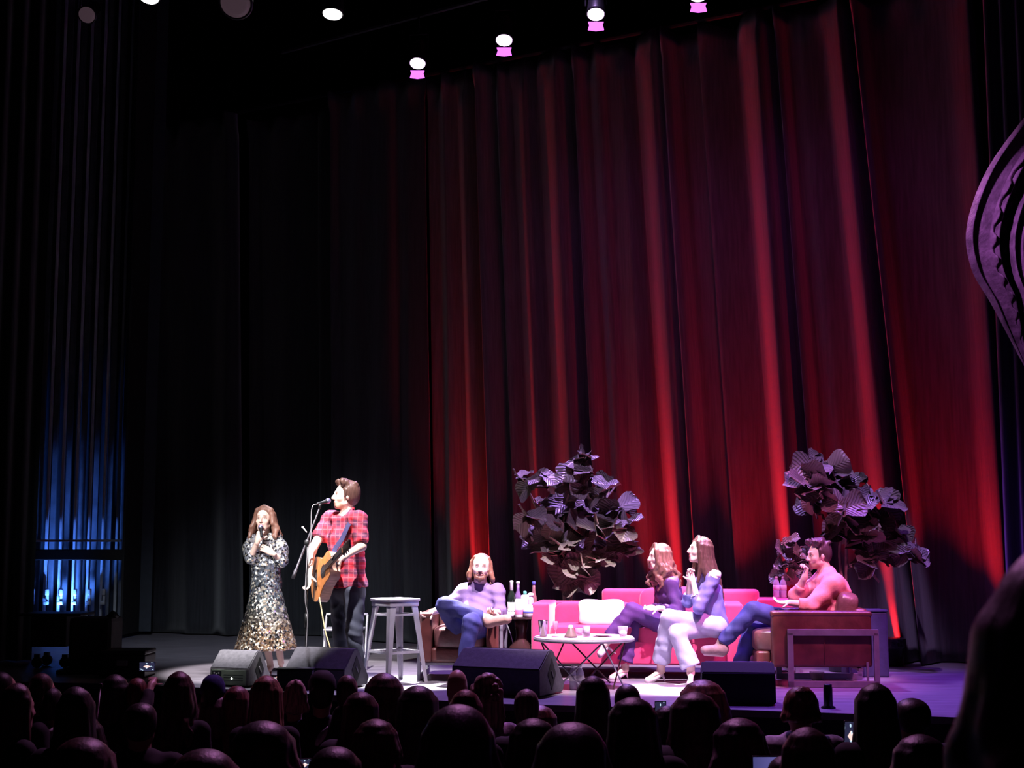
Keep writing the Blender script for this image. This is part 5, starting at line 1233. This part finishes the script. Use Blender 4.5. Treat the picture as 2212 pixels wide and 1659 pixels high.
s = Sdf(); s.rc(N + V(.05, -.05, .02), N + V(-.05, -.06, -.02), .018, .014, .01); s.rc(N + V(.05, -.05, .02), N + V(.05, .06, .02), .018, .018, .01); part('collar', s.mesh('collar', .006), m_salm, rm)
s = Sdf(); s.rc(HL, HR, .11, .11, .03); s.rc(HL, KL, .105, .08, .02); s.rc(KL, AL, .078, .062, .02, False, 'b'); s.rc(HR, KR, .105, .08, .02); s.rc(KR, AR, .078, .066, .02, False, 'b')
part('jeans', s.mesh('jeans', .009, (.006, 31, 2), 1), m_denim, rm)
m_boot = M('brown suede boot', (.24, .15, .15), .7, 0, .25, 20, .2, 60); m_sole = M('pale sole', (.55, .42, .42), .6)
for A, a1, k in ((AL, P(1518, 1412, D - .18), 0), (AR, None, 1)):
    s = Sdf(); a0 = (A + V(.0, 0, -.06)) if k == 0 else V(A.x, A.y, .06); tt = P(1522, 1404, D - .18) if k == 0 else V(A.x - .19, A.y - .03, .04)
    s.rc(A, a0, .05, .052, .02); s.rc(a0, tt, .05, .038, .03)
    if k: s.cut(V(0, 0, .004), V(0, 0, -1))
    part('boot', s.mesh('boot', .008), m_boot, rm)
    s = Sdf(); d = V(0, 0, -.038) if k == 0 else V(0, 0, -.045); s.rc(a0 + d * 1.2, tt + d * .9, .022, .016, .01)
    if k: s.cut(V(0, 0, .003), V(0, 0, -1))
    part('sole', s.mesh('sole', .006), m_sole, rm)
# ---------------------------------------------------------------- the audience, seated on the raked floor with their backs to the camera
def info_mat(name, rough, hair=False, dim=1.0):
    t = NT(name); oi = t.new('ShaderNodeObjectInfo'); c = t.coord('Object', (1, 1, .07) if hair else (1, 1, 1)); n = t.noise(c, 48 if hair else 9, 5, .65)
    t.base(t.mix(t.ramp(n, [(.38, (0, 0, 0)), (.62, (1, 1, 1))]), t.mix(.75, oi.outputs['Color'], (0, 0, 0)), oi.outputs['Color'])); t.b.inputs['Roughness'].default_value = rough
    t.bump(n, .6 if hair else .3, .006); return t.m
m_ahair = info_mat('audience hair', .42, True); m_acloth = info_mat('audience clothing', .85)
Z = V(0, 0, 0)
def seated(s, kind, arms=None, head=True):
    """local metres: hips at 0.46 high, head top 1.30, facing +y"""
    hc = V(0, .04, 1.165); R = frame((0, 1, 0))
    if kind == 'body':
        head_sdf(s, hc, R, 1.0); s.rc(V(0, .03, 1.12), V(0, .01, .99), .055, .06, .03)
        for q in (-1, 1): s.rc(V(q * .06, 0, .9), V(q * .05, -.02, .55), .09, .09, .05)
        s.rc(V(-.16, 0, .945), V(.16, 0, .945), .045, None, .04)
    g = 0.0 if kind == 'body' else .02
    for q in (-1, 1):
        e = V(q * .205, .06, .68); w = V(q * .13, .30, .60)
        if arms and arms.get(q): e, w = arms[q]
        if kind in ('body', 'top'):
            s.rc(V(q * .17, 0, .945), e, .048 + g, .04 + g, .03); s.rc(e, e.lerp(w, .86) if kind == 'top' else w, .04 + g, .028 + g, .02, False, 'b' if kind == 'top' else None)
            if kind == 'body': hand_sdf(s, w, (w - e).normalized() + V(0, .2, 0), V(0, -.6, .8) if w.z > 1 else V(0, 0, 1), -q, .7 if not arms else .9)
        if kind in ('body', 'bottom'):
            s.rc(V(q * .09, 0, .52), V(q * .11, .38, .50), .08 + g * .8, .06 + g * .8, .03); s.rc(V(q * .11, .38, .50), V(q * .11, .35, .08), .06 + g * .8, .042 + g * .8, .02)
            if kind == 'body': s.rc(V(q * .11, .35, .045), V(q * .12, .47, .035), .042, .034, .02)
    if kind == 'top':
        for q in (-1, 1): s.rc(V(q * .065, 0, .9), V(q * .06, -.02, .52), .112, .12, .05)
        s.rc(V(-.16, 0, .945), V(.16, 0, .945), .066, None, .04); s.rc(V(-.05, 0, .99), V(.05, 0, .99), .058, None, .03)
    if kind == 'bottom': s.rc(V(-.09, 0, .52), V(.09, 0, .52), .11, None, .03)
    return hc, R
def amesh(kind, arms=None, h=.012):
    s = Sdf(); hc, R = seated(s, kind, arms); 
    me = s.mesh('seated_' + kind, h, (.004, 30, 2) if kind != 'body' else None, 1)
    if kind == 'body': paint(me, (.50, .32, .25), face_spots(hc, R, 1.0))
    return me
A_BODY, A_TOP, A_BOT = amesh('body'), amesh('top'), amesh('bottom')
for m_ in (A_TOP, A_BOT): m_.materials.append(m_acloth)
A_BODY.materials.append(SKIN)
hcA = V(0, .04, 1.165); RA = frame((0, 1, 0))
def ahair(kind):
    s = Sdf(); rn_ = random.Random(hash(kind) % 7 if False else len(kind))
    if kind != 'short': cap_sdf(s, hcA, RA, 1, .008, -.024, .05)
    if kind == 'long': locks(s, hcA, RA, 1, (0, -.10, -1), 26, -2.0, 2.0, .36, .008, 2, .028, .012, spread=1.1)
    if kind == 'verylong': locks(s, hcA, RA, 1, (0, -.12, -1), 28, -2.1, 2.1, .50, .010, 6, .03, .013, spread=1.5)
    if kind == 'wavy': locks(s, hcA, RA, 1, (0, -.10, -1), 26, -2.1, 2.1, .30, .028, 3, .03, .015, spread=1.7)
    if kind == 'bob': locks(s, hcA, RA, 1, (0, 0, -1), 26, -2.1, 2.1, .15, .008, 4, .03, .022, spread=1.3)
    if kind == 'short': cap_sdf(s, hcA, RA, 1, .004, -.028, .047)
    if kind == 'bun':
        s.sph(hcA + V(0, -.11, .10), .045, .02)
        for i in range(14):
            a = i * .9; s.sph(hcA + V(.04 * math.cos(a), -.11 + .02 * math.sin(a * 2), .10 + .04 * math.sin(a)), .014, .006)
        locks(s, hcA, RA, 1, (0, 0, -1), 12, -1.6, 1.6, .05, .008, 4, .02, .012)
    if kind == 'ponytail':
        locks(s, hcA, RA, 1, (0, 0, -1), 14, -1.6, 1.6, .05, .004, 4, .02, .014)
        for i in range(6): s.chain([hcA + V(.01 * (i - 3), -.11, .03), hcA + V(.012 * (i - 3), -.15, -.02), hcA + V(.012 * (i - 3) + .01, -.15, -.14), hcA + V(.008 * (i - 3), -.13, -.25 - .01 * i)], [.016, .02, .02, .01], .008)
    if kind == 'curly':
        for i in range(70):
            a = rn_.uniform(0, 2 * PI); e = rn_.uniform(-.5, 1.5); s.sph(hcA + V(.10 * math.cos(a) * math.cos(e), -.03 + .105 * math.sin(a) * math.cos(e) - .01, .045 + .10 * math.sin(e)) if math.sin(a) < .55 or e > .8 else hcA + V(0, -.1, 0), .026, .008)
        for i in range(9): s.chain([hcA + V(.02 * (i - 4), -.10, 0), hcA + V(.024 * (i - 4), -.11 + .02 * (i % 2), -.1), hcA + V(.022 * (i - 4) + .02 * (i % 2), -.10, -.2)], [.022, .02, .01], .008)
    if kind == 'big': cap_sdf(s, hcA, RA, 1, .022, -.03, .05); locks(s, hcA, RA, 1, (0, -.05, -1), 26, -2.1, 2.1, .24, .02, 9, .035, .02, spread=2.2)
    me = s.mesh('hair_' + kind, .011, None, 1); me.materials.append(m_ahair); return me
HAIR = {}
SKIN_N = [0]
def fza(y): return -.095 * y
ROWS = [8.75, 7.95, 7.15, 6.35, 5.55, 4.8, 4.05, 3.3]; OCC = []
def viewer(px, ytop, w, kind, hcol, tcol, label, yaw=0.0, phone=None, D=None, tilt=0, group=None):
    if D is None:
        want = .20 * 3048 / w; ok = []; rows = [q for q in ROWS if .74 < w * q / 609.6 < 1.34] or [min(ROWS, key=lambda q: abs(q - want))]
        for rD in rows:
            x_ = P(px, ytop, rD).x
            if all(abs(x_ - ox) > .42 or abs(rD - oy) > .5 for ox, oy in OCC): ok.append((abs(rD - want), rD))
        if not ok:
            for rD in rows:
                x_ = P(px, ytop, rD).x; gap = min([abs(x_ - ox) for ox, oy in OCC if abs(rD - oy) <= .5] + [9])
                ok.append((-gap + .25 * abs(rD - want), rD))
        D = min(ok)[1]
    OCC.append((P(px, ytop, D).x, D)); wsc = max(.76, min(1.25, w * D / 3048 / .2)); top = P(px, ytop, D); fz_ = fza(D); sc = (top.z - fz_) / 1.315
    t = thing('person', label, 'person', (top.x, D - .04, fz_), group, yaw)
    sxy = wsc if px < 2100 else 1.0
    t.scale = (sxy, sxy, sc)
    if phone:
        fpx, fpy, fD, side = phone; hp = P(fpx, fpy, fD)
        Mi = (Matrix.Translation(t.location) @ rotz(yaw) @ Matrix.Diagonal((sxy, sxy, sc, 1))).inverted(); w_ = Mi @ hp; w_ = w_ + V(.0, -.02, -.10); sh_ = V(side * .17, 0, .945)
        mid = sh_.lerp(w_, .5) + V(side * .09, .02, -.12); ar = {side: (mid, w_)}
        b, tp = amesh('body', ar), amesh('top', ar); tp.materials.append(m_acloth); b.materials.append(SKIN)
    else: b, tp = A_BODY, A_TOP
    link('body', b, None, t)
    o = link('top', tp, None, t); o.color = (*tcol, 1)
    o = link('trousers', A_BOT, None, t); o.color = (.02, .02, .03, 1)
    if kind not in ('bald', 'cap'):
        if kind not in HAIR: HAIR[kind] = ahair(kind)
        o = link('hair', HAIR[kind], None, t); o.color = (*hcol, 1)
    if kind == 'cap':
        if 'short' not in HAIR: HAIR['short'] = ahair('short')
        o = link('hair', HAIR['short'], None, t); o.color = (.03, .02, .02, 1)
        bm = bmesh.new(); c = hcA + V(0, -.012, .052)
        lathe(bm, [(.001, .098), (.04, .094), (.075, .07), (.094, .03), (.098, -.012), (.097, -.02)][::-1], c, 24, sy=1.1)
        bx(bm, c + V(0, .135, -.012), (.13, .09, .006), .002); o = link('cap', fin(bm, 'cap', True), m_acloth, t); o.color = (*hcol, 1)
    if kind == 'bald': pass
    return t
BR, DK, BL, RD, GY = (.10, .05, .035), (.03, .018, .016), (.72, .50, .36), (.26, .09, .065), (.22, .17, .16)
BK, PU, WH = (.015, .013, .017), (.10, .05, .12), (.7, .66, .75)
crowd = [
 # px, ytop, w, hair, hair colour, top colour, label, yaw
 (4, 1444, 60, 'short', DK, BK, 'person cut by the frame edge with a pink-lit face, beside the dark long-haired woman', -.9),
 (38, 1470, 64, 'long', BR, BK, 'dark brown-haired woman in pink-lit profile near the crowd\'s far edge', -.75),
 (90, 1449, 52, 'ponytail', BR, BK, 'person in pink profile with pulled-back hair, standing out before the equipment cart', -1.2),
 (114, 1478, 56, 'short', DK, BK, 'short dark-haired person just below the pink-faced one with pulled-back hair', -.2),
 (168, 1477, 74, 'long', DK, BK, 'black-haired person whose large dark head stands beside the pale upright stick', 0),
 (250, 1452, 58, 'bob', DK, BK, 'dark bobbed head in front of the low road case', -.3),
 (300, 1457, 50, 'short', RD, BK, 'dark reddish head just under the raised phone', 0),
 (462, 1456, 54, 'cap', (.02, .03, .22), BK, 'person in a dark blue knit hat before the grey-green connector plate', 0),
 (514, 1477, 58, 'long', RD, BK, 'auburn long-haired woman between the blue knit hat and the straight blonde-brown hair', .1),
 (577, 1454, 62, 'verylong', (.60, .33, .20), BK, 'woman with very long straight light brown hair below the singer', 0),
 (641, 1464, 52, 'bun', (.75, .5, .45), BK, 'blonde person with hair pinned up, beside the man in the black cap', .3),
 (697, 1447, 62, 'cap', BK, BK, 'man in a black cap and black shirt, in front of the dark wedge monitor', 0),
 (752, 1451, 52, 'short', (.16, .09, .07), BK, 'short brown-haired man just beside the black cap, before the wedge monitor', .2),
 (466, 1494, 68, 'bob', (.16, .08, .09), BK, 'brown bobbed head with a violet sheen, below the blue knit hat', 0),
 (383, 1513, 66, 'verylong', BL, BK, 'blonde woman with long straight pale hair down her back', .2),
 (308, 1510, 82, 'short', DK, BK, 'dark-haired person in front of the blonde with long pale hair', .1),
 (184, 1541, 78, 'wavy', DK, BK, 'dark wavy-haired person directly below the pale upright stick', .5),
 (250, 1574, 74, 'short', DK, PU, 'person whose dark round head overlaps the lower dark wavy hair', .2),
 (85, 1549, 76, 'bob', DK, PU, 'dark bobbed person in a plum top under the far-edge profile woman', -.5),
 (12, 1562, 80, 'long', DK, BK, 'dark long-haired viewer half out of frame at the lower corner', -.2),
 (184, 1592, 112, 'big', BR, BK, 'big rounded brown hairdo near the lower edge with a violet outline', 0),
 (445, 1617, 128, 'big', BR, BK, 'broad brown hairdo cut by the lower edge, below the blonde woman', 0),
 (312, 1618, 74, 'bob', BR, (.22, .14, .28), 'violet-shouldered person low between two big brown hairdos', 0),
 (570, 1557, 118, 'big', DK, BK, 'large very dark hairdo in front of the man in the black cap', 0),
 (830, 1449, 72, 'bob', BR, BK, 'brown bobbed head in front of the bar stool legs', 0),
 (903, 1476, 80, 'long', DK, BK, 'black long-haired head between the bar stool and the bald man', 0),
 (988, 1435, 56, 'bald', BK, BK, 'bald man whose bare pinkish head rises beneath the bearded man\'s boot', 0),
 (1006, 1484, 66, 'long', RD, BK, 'dark auburn head directly below the bald man', 0),
 (1052, 1459, 60, 'curly', (.42, .26, .23), (.62, .45, .58), 'woman with curly piled hair and a pale mottled blouse before the large wedge monitor', .3),
 (780, 1489, 70, 'long', BR, BK, 'long brown hair in front of the short brown-haired man', 0),
 (753, 1513, 78, 'short', DK, BK, 'dark short head below the long brown hair near the black cap', 0),
 (814, 1548, 84, 'wavy', BR, (.05, .03, .03), 'brown wavy-haired person low between the large dark hairdos', .2),
 (990, 1522, 138, 'big', DK, BK, 'huge black round hairdo in the centre of the nearest row', 0),
 (880, 1592, 78, 'bob', BR, BK, 'small brown bob cut off beside the huge black hairdo', -.2),
 (1137, 1481, 62, 'short', (.4, .3, .27), BK, 'greyish brown short head under the large wedge monitor\'s handle', 0),
 (1164, 1519, 70, 'long', RD, BK, 'dark red long hair behind the greyish brown short head', 0),
 (1152, 1546, 92, 'bob', DK, BK, 'dark bob in front of the dark red long hair', 0),
 (1235, 1560, 132, 'big', DK, BK, 'broad black hairdo below the two water bottles', 0),
 (1280, 1455, 64, 'verylong', DK, BK, 'tall dark-haired woman with long straight hair rising before the coffee table', 0),
 (1354, 1471, 64, 'short', DK, BK, 'short black head by the plum-suited woman\'s shoe', 0),
 (1366, 1500, 94, 'verylong', DK, BK, 'long black hair falling in a point beside the lit phone before the sofa', 0),
 (1520, 1464, 86, 'wavy', RD, BK, 'auburn wavy-haired viewer beneath the pale jeans and heels', .3),
 (1500, 1490, 94, 'verylong', (.09, .04, .04), BK, 'very long dark auburn hair in front of the wavy auburn viewer', 0),
 (1600, 1545, 96, 'wavy', (.16, .07, .12), PU, 'violet-tinged hair leaning sideways below the unlit black monitor', .6),
 (1727, 1478, 78, 'bun', RD, WH, 'person in a white shirt with dark hair pinned up, beneath the armchair\'s metal strap', 0),
 (1740, 1563, 98, 'bob', BR, BK, 'brown bob in front of the white-shirted person', 0),
 (1967, 1501, 88, 'short', DK, BK, 'short round black head at the stage end, beyond the phone filming upright', 0),
 (1984, 1580, 104, 'bob', DK, BK, 'dark bob under the short round black head at the stage end', 0),
]
m_case = M('black phone case', (.01, .01, .012), .4)
def phone(px, py, D, wd, ht, label, land=False, tilt=0.0):
    p = P(px, py, D); t = thing('phone', label, 'phone', p); R_ = Matrix.Rotation(tilt, 3, 'Y')
    if land: wd, ht = ht, wd
    bm = bmesh.new(); bx(bm, (0, 0, 0), (wd, .009, ht), .004, R_, 3); link('case', fin(bm, 'case', True), m_case, t)
    t2 = NT('phone picture'); c = t2.coord('Generated'); sx_ = t2.new('ShaderNodeSeparateXYZ'); t2.link(c, sx_.inputs[0])
    vo = t2.new('ShaderNodeTexVoronoi'); vo.inputs['Scale'].default_value = 4.5; t2.link(c, vo.inputs['Vector'])
    d = t2.math('ABSOLUTE', t2.math('SUBTRACT', sx_.outputs[0], .5)); e = t2.math('ABSOLUTE', t2.math('SUBTRACT', sx_.outputs[2], .52))
    f = t2.math('LESS_THAN', t2.math('ADD', t2.math('MULTIPLY', d, 2.2), t2.math('MULTIPLY', e, 3.0)), .55)
    sp_ = t2.math('LESS_THAN', vo.outputs['Distance'], .28)
    col = t2.mix(f, (.02, .02, .05), (.9, .6, .55)); col = t2.mix(t2.math('MULTIPLY', sp_, .8), col, (.55, .75, .9)) if not land else t2.mix(sx_.outputs[0], (.12, .12, .4), (.3, .25, .8))
    t2.base((0, 0, 0)); t2.link(col, t2.b.inputs['Emission Color']); t2.b.inputs['Emission Strength'].default_value = 1.3 if not land else .5
    bm = bmesh.new(); bx(bm, R_ @ V(0, -.0055, 0), (wd - .008, .002, ht - .01), .001, R_); link('screen', fin(bm, 'screen'), t2.m, t)
    return t
# viewers filming
viewer(390, 1445, 58, 'wavy', BR, BK, 'brown-haired person raising one arm high with a phone against the dark drapes', 0.1, (327, 1447, 8.75, -1), D=8.3)
phone(318, 1440, 8.78, .10, .062, 'small bright phone held up in a raised hand against the dark drapes')
viewer(1888, 1470, 78, 'verylong', DK, BK, 'tall dark-haired person filming with an upright phone before the violet floor', 0.0, (1842, 1604, 7.0, -1), D=6.7)
phone(1838, 1591, 7.03, .070, .150, 'upright phone showing a tiny bright stage picture before the violet floor', tilt=.05)
viewer(1440, 1520, 58, 'long', DK, BK, 'small dark head hidden between two long-haired viewers, filming with a dim phone', 0.0, (1428, 1550, 8.6, -1), D=8.2)
phone(1427, 1540, 8.63, .07, .14, 'dim upright phone between the long black and the long auburn hair')
viewer(1700, 1622, 104, 'short', DK, BK, 'low dark-haired viewer behind the sideways phone at the lower edge', 0.0, (1668, 1662, 6.1, -1), D=5.6)
phone(1664, 1652, 6.12, .075, .155, 'phone held sideways with a blue screen at the lower edge', True)
viewer(725, 1612, 96, 'big', DK, BK, 'dark-haired viewer looking down at a tiny lit phone at the lower edge', 0.0, (668, 1675, 6.6, -1), D=6.2)
phone(659, 1652, 6.62, .062, .06, 'phone with a small glowing pink screen at the lower edge')
# very near viewer at the edge of the frame
viewer(2345, 1150, 420, 'big', (.12, .05, .08), (.25, .12, .22), 'very near blurred head of long dark hair filling the lower corner', .15, D=1.45)
# thin pale stick and small dark post seen over the heads
c = P(213, 1480, 8.3); b = P(205, 1560, 8.3)
t = thing('selfie_stick', 'thin pale upright stick held above the dark heads', 'stick', b)
bm = bmesh.new(); tube(bm, [b - V(0, 0, .1), P(216, 1488, 8.3)], .006, 8); addp('rod', bm, m_cap, t, True)
bm = bmesh.new(); puff(bm, P(217, 1481, 8.3), (.028, .02, .028), .8); addp('tip', bm, m_dark, t, True)
c = FL(1793, 1532); t = thing('cable_post', 'short black post at the stage edge beside the white-shirted viewer', 'post', (c.x, c.y + .06, 0))
bm = bmesh.new(); lathe(bm, [(.055, .002), (.055, .01), (.035, .02), (.034, .15), (.03, .16), (.032, .175), (.02, .18)], (c.x, c.y + .06, 0), 18); addp('body', bm, m_dark, t, True)
for r in sorted(crowd, key=lambda q: -q[2]): viewer(r[0], r[1], r[2], r[3], r[4], r[5], r[6], r[7])
# small things last: a cable by the side table, a pale paper in the crowd
bm = bmesh.new(); tube(bm, spline([P(1090, 1338, 13.62), P(1100, 1362, 13.62), P(1109, 1395, 13.62), P(1113, 1425, 13.62), V(X(1116, 13.62), 13.62, .008)], 6), .006, 6)
tag(link('power_cable', fin(bm, 'cable', True), M('white cable', (.7, .68, .7), .5)), 'white cable hanging down between the leather armchair and the side table', 'cable')
p = P(695, 1590, 6.9); bm = bmesh.new(); n = 10; L_o = []; 
for k in range(n + 1):
    f = k / n; w = .018 * math.sin(PI * (f * .85 + .12)); c = V(-.026 + .055 * f, -.01 * math.sin(PI * f), -.045 + .09 * f); L_o.append((bm.verts.new(c - V(w, 0, -w * .3)), bm.verts.new(c + V(w, 0, -w * .3))))
for k in range(n): bm.faces.new((L_o[k][0], L_o[k][1], L_o[k + 1][1], L_o[k + 1][0]))
o = link('paper_program', fin(bm, 'paper', True), M('pale lilac paper', (.75, .7, .85), .7)); o.location = p; md = o.modifiers.new('t', 'SOLIDIFY'); md.thickness = .002
tag(o, 'curled pale lilac paper catching light among the dark heads', 'paper')
SUB = {'tuning_peg': 'headstock', 'sound_hole': 'soundboard', 'rosette': 'soundboard', 'bridge': 'soundboard', 'fingerboard': 'neck', 'sole': 'boot', 'collar': ('shirt', 'overshirt'), 'shirt_button': 'shirt', 'lapel': 'blazer',
       'neckband': 'sweater', 'ruffle': 'top', 'socket': 'connector_plate', 'socket_panel': 'connector_plate', 'vent_line': 'connector_plate', 'light': 'connector_plate', 'handle': ('handle_recess', 'body'), 'rim': 'tabletop', 'soil': 'pot', 'liner': 'body', 'knob': 'boom', 'clip': 'boom', 'ankle_strap': 'heeled_shoe'}
for t in [o for o in bpy.data.objects if o.parent is None and o.type == 'EMPTY' and o.get('label')]:
    ch = sorted(t.children, key=lambda o: o.name); by = {}
    for o in ch: by.setdefault(o.name.split('.')[0], []).append(o)
    for k, v in SUB.items():
        for tgt in ([v] if isinstance(v, str) else v):
            if k in by and tgt in by and not (k == 'rim' and t.name == 'box_corbel'):
                for i, o in enumerate(by[k]): o.parent = by[tgt][min(i, len(by[tgt]) - 1)]
